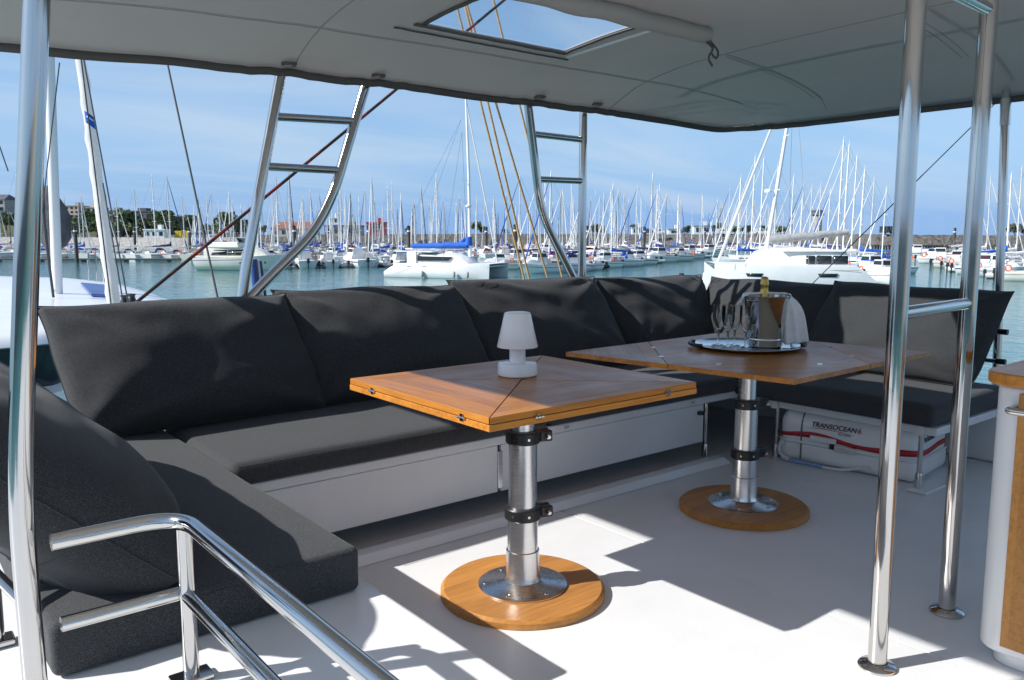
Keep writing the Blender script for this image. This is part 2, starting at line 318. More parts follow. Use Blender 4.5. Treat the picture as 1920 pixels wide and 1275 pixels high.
def pillow(name, TL, TR, BR, BL, th, label, seed, parent=None, sagtop=0.012, pe=2.5, group='charcoal back pillows along the benches'):
    TL, TR, BR, BL = map(Vector, (TL, TR, BR, BL)); n, m_ = 44, 30
    nrm = (TR - TL).cross(BL - TL).normalized()
    rnd = random.Random(seed); folds = []
    for cu, cv in ((0, 0), (1, 0), (1, 1), (0, 1)):
        for _ in range(4): folds.append((cu, cv, rnd.uniform(0.15, 1.4), rnd.uniform(0.25, 0.55), rnd.uniform(0.5, 1.0)))
    def prof(a, e=2.5): return max(0.0, 1 - abs(a) ** e)
    vs = []; fs = []; idx = {}
    for side in (1, -1):
        for j in range(m_ + 1):
            for i in range(n + 1):
                u, v = i / n, j / m_; a, b = 2 * u - 1, 2 * v - 1
                edge = i in (0, n) or j in (0, m_)
                if side == -1 and edge: idx[(side, i, j)] = idx[(1, i, j)]; continue
                # edges drawn in between the corners
                ear = 0.022 * (a * a) ** 4 * (b * b) ** 4; pu = a * (1 + 0.010 * (1 - b ** 2) + ear * (1.2 if b < 0 else -1.6) + 0.006 * noise.noise(Vector((b * 2.5 + seed, seed, a)))); pv = b * (1 - (0.025 if b < 0 else 0.01) * (1 - a ** 4) + ear * 1.6)
                uu, vv = (pu + 1) / 2, (pv + 1) / 2
                P = TL.lerp(TR, uu).lerp(BL.lerp(BR, uu), vv)
                P.z += sagtop * (1 - a * a) * (1 - v) - 0.030 * (abs(a) ** 10) * (1 - v) ** 4 * 0 + 0.012 * noise.noise(Vector((u * 3 + seed, 0, seed))) * (1 - v) * (1 - a ** 6)
                t_ = (prof(a, pe) ** 0.46 * prof(b) ** 0.46) * (1 + 0.14 * b)
                # puckers run in from the seams
                pk = 0.007 * sin(v * 37 + seed + 4 * noise.noise(Vector((v * 6, seed, 0)))) * exp(-(1 - abs(a)) / 0.16) * (0.3 + 0.7 * noise.noise(Vector((v * 3 + seed, a, 1))) ) + 0.006 * sin(u * 43 + seed * 2) * exp(-(1 - abs(b)) / 0.12) * noise.noise(Vector((u * 4 + seed, b, 2)))
                w = 0
                for cu, cv, an, wd, am in folds:
                    x, y = abs(u - cu), abs(v - cv); d = sqrt(x * x + y * y) + 1e-6; ang = atan2(y, x)
                    w += am * exp(-((ang - an) / 0.13) ** 2) * exp(-(d / wd) ** 2) * min(1, d * 6)
                k = noise.fractal(Vector((u * 2.6 + seed * 3.1, v * 1.5, side * 2.0 + seed)), 1.0, 2.2, 3)
                k2 = noise.noise(Vector((u * 1.2 + seed, v * 5.5 + seed * 0.7, side)))
                off = th * 0.5 * t_ + (0.024 * w - 0.008 + 0.013 * k + 0.010 * k2 + 1.3 * pk + 0.004 * noise.noise(Vector((u * 9 + seed, v * 3.5, seed)))) * min(1, t_ * 1.8)
                idx[(side, i, j)] = len(vs); vs.append(P + nrm * side * off)
        for j in range(m_):
            for i in range(n):
                q = [idx[(side, i, j)], idx[(side, i + 1, j)], idx[(side, i + 1, j + 1)], idx[(side, i, j + 1)]]
                fs.append(q if side == 1 else q[::-1])
    mb = MB().add(vs, fs)
    root = thing(name, label, 'pillow', (0, 0, 0), 0, group) if parent is None else parent
    base = (BL + BR) / 2; root.location = base
    mb.v = [tuple(Vector(q) - base) for q in mb.v]
    c = mb.build('cover', 'pillow_fabric', root, sharp=180)
    pts = [vs[idx[(1, i, 0)]] - base for i in range(n + 1)] + [vs[idx[(1, n, j)]] - base for j in range(1, m_ + 1)] + [vs[idx[(1, i, m_)]] - base for i in range(n - 1, -1, -1)] + [vs[idx[(1, 0, j)]] - base for j in range(m_ - 1, 0, -1)]
    for fj in ((0.36, 0.66) if seed == 7 else ()):
        jj = int(m_ * fj); MB().tube([vs[idx[(1, i, jj)]] - base + nrm * 0.0005 for i in range(1, n)], 0.0022, 5).build('stitched_seam', 'pillow_fabric', root)
    MB().tube(pts, 0.0022, 6, closed=True).build('piping', 'pillow_fabric', root)
    return root
def text_mesh(txt, size, shear=0.0, bold=0.0):
    cu = bpy.data.curves.new('lettering', 'FONT'); cu.body = txt; cu.size = size; cu.shear = shear; cu.offset = bold; cu.extrude = 0.0006; cu.align_x = 'LEFT'
    o = bpy.data.objects.new('lettering', cu); COL.objects.link(o); dg = bpy.context.evaluated_depsgraph_get()
    me = bpy.data.meshes.new_from_object(o.evaluated_get(dg)); bpy.data.objects.remove(o); return me
def lettering(name, txt, size, matname, parent, mtx, shear=0.0, bold=0.0):
    me = text_mesh(txt, size, shear, bold); me.materials.clear(); me.materials.append(M[matname])
    o = bpy.data.objects.new(name, me); COL.objects.link(o); o.parent = parent; o.matrix_local = mtx; return o

# ================================================================== the setting
WZ = -3.40                                                   # water level; the deck floor is z = 0
struct(MB().add([(-4000, -4000, WZ), (4000, -4000, WZ), (4000, 4000, WZ), (-4000, 4000, WZ)], [(0, 1, 2, 3)]).build('water', 'water'))
# flybridge deck: slab, non-skid panels with grooves between them
deck = struct(MB().b2((-1.6, -3.2, -0.30), (5.4, 4.25, -0.003)).build('deck', 'gelcoat'))
def dpanel(x0, y0, x1, y1):
    r = 0.03; pl = []
    for cx, cy, a in ((x1 - r, y1 - r, 0), (x0 + r, y1 - r, 90), (x0 + r, y0 + r, 180), (x1 - r, y0 + r, 270)):
        pl += [(cx + r * cos(radians(a + k * 15)), cy + r * sin(radians(a + k * 15))) for k in range(7)]
    MB().prism(pl, -0.008, 0.0).build('deck_panel', 'deck_white', deck, bevel=0.0015)
for x0, x1 in ((-1.58, 1.30), (1.305, 2.546), (2.550, 3.86), (3.864, 5.03)):
    for y0, y1 in ((-3.18, -0.7), (-0.695, 2.80)): dpanel(x0, y0, x1, y1)
struct(MB().b2((-1.5, -3.1, WZ - 0.2), (5.3, 4.1, -0.31)).build('boat_superstructure', 'gelcoat'))
# moulded step on the left, at bench height, that carries the chaise cushion
st = struct(MB().b2((-1.5, 0.55, -0.004), (1.077, 4.2, 0.335)).build('moulded_step', 'gelcoat', bevel=0.022, seg=4))
struct(MB().b2((1.079, 3.985, -0.003), (5.20, 4.20, 0.40)).build('coaming_rear', 'gelcoat', bevel=0.03, seg=3))
struct(MB().b2((5.03, 1.2, -0.003), (5.198, 3.983, 0.40)).build('coaming_side', 'gelcoat', bevel=0.03, seg=3))
# low ledge under the rear bench
struct(MB().add([(1.082, 2.79, 0.001), (3.86, 2.79, 0.001), (3.86, 2.90, 0.001), (1.082, 2.90, 0.001), (1.082, 2.82, 0.036), (3.83, 2.82, 0.036), (3.83, 2.885, 0.036), (1.082, 2.885, 0.036)], [(0, 3, 2, 1), (4, 5, 6, 7), (0, 1, 5, 4), (1, 2, 6, 5), (2, 3, 7, 6), (3, 0, 4, 7)], 0, False).build('deck_ledge', 'gelcoat', bevel=0.006))

# ================================================================== benches
def leg(root, x, y, z0, z1):
    o = MB().tube([(x, y, z0 + 0.06), (x, y, z1)], 0.0125, 14).build('leg', 'steel', root)
    MB().lathe([(0.0, 0), (0.021, 0), (0.020, 0.01), (0.019, 0.06), (0.016, 0.075), (0.0127, 0.077)], (x, y, z0), 16).build('foot', 'steel', o)
b1 = thing('bench', 'long white bench along the rear rail with a closed front panel', 'bench', (2.5, 3.4, 0))
def rel(mb, root): 
    mb.v = [tuple(Vector(q) - Vector(root.location)) for q in mb.v]; return mb
class R:                                                     # build a part in world coordinates under a root
    def __init__(s, root): s.r = root
    def __call__(s, mb, name, mats, **k): return rel(mb, s.r).build(name, mats, s.r, **k)
B = R(b1)
B(MB().b2((1.08, 2.97, 0.322), (4.16, 3.98, 0.366)), 'seat_board', 'panel_white', bevel=0.008)
B(MB().b2((1.08, 2.985, 0.092), (2.315, 3.005, 0.318)), 'front_panel', 'panel_white', bevel=0.004)
B(MB().b2((2.335, 2.985, 0.092), (3.84, 3.005, 0.318)), 'front_panel', 'panel_white', bevel=0.004)
B(MB().b2((2.312, 2.978, 0.11), (2.338, 2.9845, 0.29)), 'hinge', 'brushed', bevel=0.002)
B(MB().lathe([(0, 0), (0.02, 0), (0.022, 0.006), (0.018, 0.02), (0, 0.022)], (3.80, 2.975, 0.262), 12), 'knob', 'black_plastic')
for x in (2.72, 3.70): B(MB().b2((x, 2.963, 0.34), (x + 0.03, 2.969, 0.352)), 'catch', 'brushed')
lr = bpy.data.objects
def bleg(root, x, y, z0, z1):
    l = Vector(root.location); o = rel(MB().tube([(x, y, z0 + 0.07), (x, y, z1)], 0.0125, 14), root).build('leg', 'steel', root)
    rel(MB().lathe([(0.0, 0), (0.022, 0), (0.021, 0.01), (0.019, 0.06), (0.016, 0.075), (0.0127, 0.077)], (x, y, z0), 16), root).build('foot', 'steel', o)
bleg(b1, 3.862, 2.985, 0.001, 0.321)
b2 = thing('bench', 'open white bench on steel legs above the white raft canister', 'bench', (4.6, 2.5, 0)); B = R(b2)
B(MB().b2((4.165, 1.80, 0.298), (5.02, 3.98, 0.341)), 'seat_board', 'panel_white', bevel=0.008)
B(MB().b2((4.152, 1.86, 0.292), (4.163, 1.90, 0.352)), 'bracket', 'panel_white', bevel=0.003)
B(MB().b2((4.152, 2.70, 0.292), (4.163, 2.74, 0.345)), 'bracket', 'panel_white', bevel=0.003)
bleg(b2, 4.185, 1.885, 0.018, 0.297); bleg(b2, 4.185, 2.72, 0.001, 0.297)
B(MB().b2((4.12, 1.815, 0.001), (4.50, 1.915, 0.017)), 'foot_pad', 'panel_white', bevel=0.006)
# seat cushions
def seat(lo, hi, label, seed, r=0.034):
    c = [(a + b) / 2 for a, b in zip(lo, hi)]; d = [b - a for a, b in zip(lo, hi)]
    o = rbox((0, 0, 0), d, r, 5, 0.012, 0.004, seed); root = thing('seat_cushion', label, 'cushion', (c[0], c[1], lo[2]), 0, 'charcoal seat cushions')
    o.v = [tuple(Vector(q) + Vector((0, 0, d[2] / 2))) for q in o.v]
    o.build('cover', 'seat_fabric', root, sharp=180)
    hx, hy = d[0] / 2 - 0.003, d[1] / 2 - 0.003
    MB().tube([(-hx + .03, -hy, d[2] * .86), (hx - .03, -hy, d[2] * .86)], 0.0025, 6).build('piping', 'pillow_fabric', root)
    return root
seat((0.276, 1.93, 0.337), (1.022, 3.93, 0.460), 'long charcoal chaise cushion in the left foreground on the white step', 1, 0.020)
seat((1.030, 2.925, 0.368), (2.60, 3.95, 0.462), 'charcoal seat cushion of the rear bench behind the lamp table', 2, 0.045)
seat((2.606, 2.925, 0.368), (4.10, 3.95, 0.462), 'charcoal seat cushion of the rear bench behind the tray table', 3, 0.045)
seat((4.108, 1.805, 0.343), (5.01, 3.95, 0.462), 'charcoal seat cushion on the right bench above the raft canister', 4)
# back pillows
pillow('back_pillow', (0.60, 3.86, 1.00), (1.66, 3.86, 1.005), (1.76, 3.60, 0.475), (0.68, 3.60, 0.475), 0.32, 'leftmost charcoal pillow of the rear bench, wide with a pointed top left corner', 1)
pillow('back_pillow', (1.63, 3.90, 1.022), (2.70, 3.88, 1.01), (2.77, 3.60, 0.475), (1.70, 3.62, 0.475), 0.31, 'second charcoal pillow of the rear bench, behind the left corner of the lamp table', 2)
pillow('back_pillow', (2.66, 3.88, 1.035), (3.80, 3.88, 1.02), (3.88, 3.60, 0.475), (2.76, 3.60, 0.475), 0.29, 'third charcoal pillow of the rear bench, directly behind the white lamp', 3)
pillow('back_pillow', (3.80, 3.90, 1.01), (4.90, 3.88, 1.0), (4.80, 3.62, 0.475), (3.92, 3.64, 0.475), 0.28, 'rightmost charcoal pillow of the rear bench, crossed by thin rope shadows', 4)
pillow('back_pillow', (4.97, 3.82, 0.985), (4.90, 2.76, 0.978), (4.70, 2.86, 0.475), (4.70, 3.80, 0.475), 0.27, 'charcoal pillow behind the ice bucket at the corner of the right bench', 5)
pillow('back_pillow', (4.90, 2.80, 1.0), (4.93, 1.79, 0.985), (4.72, 1.87, 0.475), (4.68, 2.94, 0.475), 0.28, 'rightmost charcoal pillow with a sunlit patch, behind the two steel poles', 6)
pillow('back_pillow', (0.03, 1.94, 0.97), (0.03, 3.38, 0.985), (0.575, 3.36, 0.475), (0.565, 1.94, 0.475), 0.36, 'large charcoal pillow leaning on the left chaise behind the steel hand rail', 7, sagtop=0.0, pe=4.5)
# backrest rails behind the pillows
rr = thing('backrest_rail', 'two dark tubes ending behind the rightmost pillow at the water side', 'rail', (5.06, 2.8, 0.40)); B = R(rr)
for z in (0.585, 0.755):
    B(MB().tube([(5.06, 1.89, z), (5.06, 3.9, z)], 0.013, 10), 'rail', 'steel'); B(MB().tube([(5.06, 1.84, z), (5.06, 1.89, z)], 0.0165, 10), 'end_cap', 'black_plastic')
for y in (2.3, 3.2): B(MB().tube([(5.10, y, 0.40), (5.06, y, 0.80)], 0.011, 10), 'post', 'steel')
rr = thing('backrest_rail', 'steel tubes behind the rear bench pillows', 'rail', (2.7, 4.06, 0.40)); B = R(rr)
for z in (0.585, 0.755): B(MB().tube([(0.9, 4.03, z), (4.9, 4.03, z)], 0.013, 10), 'rail', 'steel')
for x in (1.2, 2.3, 3.3, 4.5): B(MB().tube([(x, 4.06, 0.40), (x, 4.03, 0.80)], 0.011, 10), 'post', 'steel')

# ================================================================== tables
def pedestal(root, x, y, top, c1, c2, disc_r=0.30):
    B = R(root)
    d = B(MB().lathe([(0.0, 0.002), (disc_r, 0.002), (disc_r, 0.022), (disc_r - 0.012, 0.032), (0.0, 0.032)], (x, y, 0), 96), 'base_disc', 'teak_base', sharp=30)
    f = B(MB().lathe([(0.163, 0.033), (0.163, 0.038), (0.155, 0.042), (0.085, 0.049), (0.068, 0.056), (0.0615, 0.075), (0.0605, 0.165), (0.056, 0.167)], (x, y, 0), 64), 'flange', 'brushed', sharp=35)
    for k in range(6):
        a = 0.5 + k * pi / 3; rel(MB().lathe([(0.009, 0), (0.0085, 0.003), (0.004, 0.005), (0, 0.005)], (x + 0.138 * cos(a), y + 0.138 * sin(a), 0.0425), 12), root).build('bolt', 'steel', f)
    B(MB().tube([(x, y, 0.16), (x, y, c1)], 0.0555, 48), 'lower_tube', 'brushed')
    B(MB().tube([(x, y, c1 - 0.02), (x, y, c2)], 0.0515, 48), 'middle_tube', 'brushed')
    B(MB().tube([(x, y, c2 - 0.02), (x, y, top)], 0.0425, 48), 'upper_tube', 'brushed')
    for z, r in ((c1, 0.0615), (c2, 0.0575)):
        # split collar with a clamping ear on the right, seen from the camera
        ang = radians(-20); e0 = Vector((cos(ang), sin(ang), 0))
        c = B(MB().lathe([(r - 0.012, -0.022), (r + 0.002, -0.022), (r + 0.005, -0.018), (r + 0.005, 0.018), (r + 0.002, 0.022), (r - 0.012, 0.022)], (x, y, z), 48), 'clamp', 'black_plastic', sharp=35)
        for off in (-0.017, 0.017):
            q = Vector((x, y, z)) + e0 * (r + 0.022) + Vector((-e0.y, e0.x, 0)) * off
            rel(MB().box(q, (0.048, 0.024, 0.040), 0, ang), root).build('ear', 'black_plastic', c, bevel=0.006, seg=3)
        n = Vector((e0.y, -e0.x, 0)); q = Vector((x, y, z)) + e0 * (r + 0.026)
        rel(MB().tube([q + n * 0.026, q + n * 0.040, q + n * 0.048], [0.010, 0.010, 0.006], 12), root).build('screw', 'steel', c)
        for th in (200, 250):
            a = radians(th); q = Vector((x + (r + 0.0045) * cos(a), y + (r + 0.0045) * sin(a), z)); nn = Vector((cos(a), sin(a), 0))
            rel(MB().tube([q, q + nn * 0.003], 0.005, 10), root).build('rivet', 'steel', c)
def leaf(root, A, Bp, Cc, z0, th, gap=0.0016, border=0.085):
    """triangular teak leaf: outer edge A-B, apex C; local x runs along the outer edge so the grain follows it"""
    A, Bp, Cc = Vector(A), Vector(Bp), Vector(Cc); ex = (Bp - A).normalized(); ang = atan2(ex.y, ex.x); cen = (A + Bp + Cc) / 3
    def loc(p): d = p - cen; return Vector((d.x * cos(-ang) - d.y * sin(-ang), d.x * sin(-ang) + d.y * cos(-ang)))
    P = [loc(p) for p in (A, Bp, Cc)]
    inner = [p + (Vector((0, 0)) - p).normalized() * gap * 1.9 for p in P]
    a, b, c = inner; f = border / abs(c.y - a.y); a2, b2 = a.lerp(c, f), b.lerp(c, f)
    o = MB().prism([a2 * 0.9985, b2 * 0.9985, c], 0, th).build('leaf', 'teak', root, bevel=0.0012)
    o.location = (cen.x - root.location.x, cen.y - root.location.y, z0); o.rotation_euler.z = ang
    e = MB().prism([a, b, b2, a2], 0, th).build('edge_strip', 'teak_edge', o, bevel=0.0015)
    return o
def hinge(root, p, ang, z):
    """small steel barrel hinge on a table edge"""
    mb = MB(); n = Vector((cos(ang), sin(ang))); tt = Vector((-n.y, n.x))
    for dz in (-0.006, 0.006): mb.box((p[0] + n.x * .001, p[1] + n.y * .001, z + dz), (0.004, 0.016, 0.010), 0, ang)
    for k in (-1, 0, 1): mb.tube([(p[0] + n.x * .004 + tt.x * (k * .012 - .005), p[1] + n.y * .004 + tt.y * (k * .012 - .005), z), (p[0] + n.x * .004 + tt.x * (k * .012 + .005), p[1] + n.y * .004 + tt.y * (k * .012 + .005), z)], 0.0042, 8)
    return rel(mb, root).build('hinge', 'steel', root)
t1 = thing('folding_table', 'square teak table with leaves folded in, carrying the white lamp', 'table', (1.845, 2.235, 0))
x0, x1, y0, y1 = 1.382, 2.302, 1.822, 2.656; cx, cy = (x0 + x1) / 2, (y0 + y1) / 2
cr4 = [(x0, y0), (x1, y0), (x1, y1), (x0, y1)]
R(t1)(MB().b2((x0, y0, 0.743), (x1, y1, 0.763)), 'lower_board', 'teak_edge', bevel=0.0018)
R(t1)(MB().b2((x0 + .004, y0 + .004, 0.7631), (x1 - .004, y1 - .004, 0.7645)), 'gap_shade_sheet', 'dark_gap')  # dark sheet added under the leaves, colours their gaps like shade
for k in range(4): leaf(t1, cr4[k], cr4[(k + 1) % 4], (cx, cy), 0.765, 0.020, border=0.09 if k in (1, 3) else 0.05)
for fx in (0.16, 0.80): hinge(t1, (x0, y0 + (y1 - y0) * fx), pi, 0.764); hinge(t1, (x1, y0 + (y1 - y0) * fx), 0, 0.764)
for fx in (0.20, 0.83): hinge(t1, (x0 + (x1 - x0) * fx, y0), -pi / 2, 0.764); hinge(t1, (x0 + (x1 - x0) * fx, y1), pi / 2, 0.764)
pedestal(t1, 1.835, 2.22, 0.742, 0.305, 0.585)
R(t1)(MB().lathe([(0.0, -0.012), (0.13, -0.012), (0.13, 0), (0, 0)], (1.845, 2.235, 0.742), 32), 'mounting_plate', 'brushed', sharp=30)
t2 = thing('folding_table', 'larger teak table with leaves opened out, carrying the tray and ice bucket', 'table', (3.19, 2.24, 0))
L_, F_, R_ = Vector((2.54, 2.77)), Vector((2.71, 1.695)), Vector((3.87, 1.72)); K_ = L_ + R_ - F_
C4 = [F_, R_, K_, L_]; mids = [(C4[i] + C4[(i + 1) % 4]) / 2 for i in range(4)]
for k in range(4): leaf(t2, mids[k], mids[k - 1], C4[k], 0.745, 0.020, border=0.07)
q = MB().prism([m_.lerp((L_ + R_) / 2, 0.003) for m_ in mids], 0.745, 0.765); R(t2)(q, 'centre_board', 'teak', bevel=0.0012)
for (f0, s) in ((0.25, 0), (0.75, 0), (0.3, 1), (0.7, 1), (0.3, 3), (0.7, 3)):
    p = mids[s].lerp(mids[s - 1], f0); R(t2)(MB().box((p.x, p.y, 0.7655), (0.030, 0.020, 0.0015), 0, 0.4), 'hinge_plate', 'steel')
pedestal(t2, 3.24, 2.27, 0.744, 0.275, 0.515)
R(t2)(MB().lathe([(0.0, -0.012), (0.13, -0.012), (0.13, 0), (0, 0)], (3.24, 2.27, 0.744), 32), 'mounting_plate', 'brushed', sharp=30)
# ------------------------------------------------------------------ lamp
lp = thing('table_lamp', 'white portable table lamp with a tapered shade', 'lamp', (1.895, 2.325, 0.7865))
MB().lathe([(0, 0), (0.069, 0), (0.073, 0.004), (0.0735, 0.040), (0.070, 0.046), (0.060, 0.048), (0.031, 0.049)], (0, 0, 0), 48).build('base', 'lamp_opal', lp, sharp=40)
MB().lathe([(0.030, 0.045), (0.0295, 0.112)], (0, 0, 0), 36).build('stem', 'lamp_opal', lp)
MB().lathe([(0.0295, 0.104), (0.066, 0.104), (0.0745, 0.105), (0.0755, 0.108), (0.0490, 0.226), (0.046, 0.231), (0.040, 0.233), (0, 0.2335)], (0, 0, 0), 48).build('shade', 'lamp_opal', lp, sharp=50)
# ------------------------------------------------------------------ tray, bucket, bottle, towel, glasses
TZ = 0.7685; tcx, tcy = 3.315, 2.335
camR = Vector((0.7793, -0.6266, 0)); camF = Vector((0.6266, 0.7793, 0))
def tp(u, d): q = Vector((tcx, tcy, 0)) + camR * u + camF * d; return (q.x, q.y)
tr = thing('serving_tray', 'round polished steel tray with dark grips on the opened table', 'tray', (tcx, tcy, TZ)); 
MB().lathe([(0, 0), (0.215, 0), (0.235, 0.006), (0.246, 0.013), (0.249, 0.0135), (0.248, 0.0155), (0.236, 0.0105), (0.214, 0.0035), (0, 0.0035)], (0, 0, 0), 64, sy=1.0).build('dish', 'steel', tr, sharp=60)
for s_ in (-1, 1):
    h = [tuple(camR * s_ * (0.225 + 0.045 * cos(a)) + camF * 0.085 * sin(a) + Vector((0, 0, 0.017))) for a in [radians(-80 + 16 * k) for k in range(11)]]
    MB().tube(h, 0.0085, 10).build('grip', 'black_plastic', tr)
bx_, by_ = tp(0.085, 0.0); BZ = TZ + 0.0045
bk = thing('ice_bucket', 'polished steel ice bucket holding the champagne bottle', 'bucket', (bx_, by_, BZ))
MB().lathe([(0, 0), (0.074, 0), (0.080, 0.005), (0.101, 0.232), (0.105, 0.236), (0.106, 0.240), (0.103, 0.243), (0.099, 0.240), (0.078, 0.012), (0, 0.010)], (0, 0, 0), 64).build('body', 'steel', bk, sharp=50)
MB().lathe([(0.0835, 0.03), (0.0855, 0.034), (0.0857, 0.038), (0.0843, 0.042)], (0, 0, 0), 64).build('band', 'steel', bk)
for s_ in (-1, 1):
    d_ = (camR * s_ * 0.8 - camF * 0.6).normalized() if s_ < 0 else (camR * 0.85 + camF * 0.5).normalized()
    e_ = Vector((-d_.y, d_.x, 0)); pts = [d_ * 0.099 + e_ * 0.022 + Vector((0, 0, 0.222)), d_ * 0.118 + e_ * 0.022 + Vector((0, 0, 0.222)), d_ * 0.118 - e_ * 0.022 + Vector((0, 0, 0.222)), d_ * 0.099 - e_ * 0.022 + Vector((0, 0, 0.222))]
    MB().tube(bend(pts, 0.008, 4), 0.0045, 8).build('handle', 'steel', bk)
BOTS = 0.94
bo = thing('champagne_bottle', 'champagne bottle neck in gold foil rising from the ice bucket', 'bottle', (bx_ - 0.005, by_ + 0.01, BZ + 0.0106))
MB().lathe([(0, 0), (0.040, 0), (0.044, 0.006), (0.044, 0.160), (0.038, 0.195), (0.024, 0.235), (0.0175, 0.262)], (0, 0, 0), 32).build('glass_body', 'bottle_green', bo)
MB().lathe([(0.0245, 0.236), (0.0205, 0.254), (0.0180, 0.275), (0.0172, 0.292), (0.0200, 0.296), (0.0205, 0.306), (0.0180, 0.312), (0.0185, 0.322), (0.0170, 0.334), (0.009, 0.340), (0, 0.341)], (0, 0, 0), 24).build('foil', 'gold_foil', bo, sharp=70)
bo.scale = (1, 1, BOTS)
# towel draped over the bucket rim: runs across the top and hangs down on both sides
tw = thing('napkin', 'white cloth draped over the ice bucket, hanging down its right side', 'napkin', (bx_, by_, BZ + 0.246))
path = []
a_, b_ = camR, camF
for u, z in ((0.152, -0.232), (0.146, -0.19), (0.138, -0.13), (0.128, -0.07), (0.120, -0.03), (0.112, -0.004), (0.100, 0.006), (0.07, 0.003), (0.03, 0.006), (-0.02, 0.004), (-0.07, 0.003), (-0.096, 0.006), (-0.108, -0.003), (-0.111, -0.02), (-0.111, -0.05)): path.append((u, z))
vs = []; fs = []; nw = 13
for i, (u, z) in enumerate(path):
    hang = max(0.0, min(1.0, -z / 0.06))
    for k in range(nw):
        w = (k / (nw - 1) - 0.5); wid = (0.095 + 0.020 * min(1, -z / 0.2) if u > 0 else 0.060) if z < 0 else 0.075
        fold = 0.016 * sin(w * 15 + 1.0 + 3 * z) * (0.2 + max(0, -z) * 4) + 0.004 * noise.noise(Vector((u * 20, w * 6, z * 9)))
        wd = (b_.lerp((a_ * 0.95 - b_ * 0.25) if u > 0 else (a_ * 0.8 + b_ * 0.3), hang)).normalized()
        base = a_ * u + b_ * ((0.035 if abs(u) < 0.1 else 0.0) * (1 - abs(u) / 0.1)) * (1 - hang) + (-b_ * 0.030 - a_ * 0.012 if u > 0 else -b_ * 0.02 - a_ * 0.02) * hang
        nv = Vector((-wd.y, wd.x, 0)); vs.append(base + wd * w * wid - nv * fold * hang * (1 if u > 0 else 1) + Vector((0, 0, z + fold * 0.5 * (1 - hang) + (0.014 * w if z < -0.19 else 0))))
for i in range(len(path) - 1):
    for k in range(nw - 1): fs.append((i * nw + k, i * nw + k + 1, (i + 1) * nw + k + 1, (i + 1) * nw + k))
o = MB().add(vs, fs).build('cloth', 'towel_white', tw, sharp=180, solid=0.005); 
sb = o.modifiers.new('sub', 'SUBSURF'); sb.levels = sb.render_levels = 1
gl0 = None
for i, (u, d) in enumerate(((-0.128, 0.035), (-0.100, -0.030), (-0.055, 0.020), (-0.022, -0.055))):
    lab = ('leftmost champagne glass on the tray', 'second champagne glass from the left on the tray', 'third champagne glass from the left on the tray', 'champagne glass on the tray nearest the ice bucket')[i]
    x, y = tp(u, d)
    if gl0 is None:
        gl0 = thing('champagne_glass', lab, 'glass', (x, y, BZ), 0, 'champagne glasses')
        MB().lathe([(0.0052, 0.070), (0.012, 0.077), (0.022, 0.095), (0.0285, 0.125), (0.0305, 0.160), (0.0298, 0.195), (0.0290, 0.1955), (0.0284, 0.195), (0.0292, 0.160), (0.0272, 0.126), (0.0205, 0.097), (0.010, 0.081), (0.0, 0.079)], (0, 0, 0), 28).build('bowl', 'clear_glass', gl0)
        MB().lathe([(0.0050, 0.010), (0.0042, 0.03), (0.0048, 0.05), (0.0052, 0.070)], (0, 0, 0), 14).build('stem', 'clear_glass', gl0)
        MB().lathe([(0, 0), (0.030, 0), (0.0315, 0.0015), (0.018, 0.004), (0.0050, 0.010)], (0, 0, 0), 28).build('foot', 'clear_glass', gl0)
    else:
        g = copy_tree(gl0); g.location = (x, y, BZ); g['label'] = lab
# ------------------------------------------------------------------ life raft canister
rf = thing('life_raft', 'white life raft canister with red stripe and lettering under the right bench', 'life raft', (4.455, 2.345, 0.004), radians(7)); 
def rs(w): return w
up = rbox((0, 0, 0.172), (0.50, 0.78, 0.25), 0.085, 6, 0.0); up.build('upper_shell', 'raft_white', rf, sharp=180)
lo_ = rbox((0, 0, 0.066), (0.502, 0.782, 0.130), 0.045, 6, 0.0); lo_.build('lower_shell', 'raft_white', rf, sharp=180)
def ring(name, m_, z0, z1, grow, wave=0):
    pl = []; r = 0.075; hx, hy = 0.25 + grow, 0.39 + grow
    for cx_, cy_, a in ((hx - r, hy - r, 0), (-hx + r, hy - r, 90), (-hx + r, -hy + r, 180), (hx - r, -hy + r, 270)): pl += [(cx_ + r * cos(radians(a + k * 11.25)), cy_ + r * sin(radians(a + k * 11.25))) for k in range(9)]
    # resample the long sides so that the stripe can swoop
    out = []
    for i in range(len(pl)):
        p, q_ = Vector(pl[i]), Vector(pl[(i + 1) % len(pl)]); k = max(1, int((q_ - p).length / 0.04)); out += [p.lerp(q_, j / k) for j in range(k)]
    n = len(out); vs = []
    for p in out:
        s_ = wave * (0.010 * sin(p.y * 9) + 0.006 * sin(p.x * 14)); h = (z1 - z0) * (1 if not wave else 0.65 + 0.45 * sin(p.y * 7 + 0.5) ** 2)
        vs.append((p.x, p.y, z0 + s_)); vs.append((p.x, p.y, z0 + s_ + h))
    fs = [(2 * i, 2 * ((i + 1) % n), 2 * ((i + 1) % n) + 1, 2 * i + 1) for i in range(n)]
    return MB().add(vs, fs).build(name, m_, rf, solid=0.0022 if wave else 0.004)
ring('rim', 'raft_white', 0.112, 0.126, 0.006); ring('stripe', 'raft_red', 0.140, 0.172, 0.0012, 1)
MB().tube([(-0.252, 0.24, 0.02), (-0.2535, 0.24, 0.20), (-0.245, 0.24, 0.24), (-0.225, 0.24, 0.275), (-0.19, 0.24, 0.296), (-0.15, 0.24, 0.3035), (0.15, 0.24, 0.3035)], 0.0045, 8).build('strap', 'strap_grey', rf)
MB().box((-0.262, -0.015, 0.120), (0.016, 0.12, 0.035)).build('buckle', 'brushed', rf, bevel=0.004)
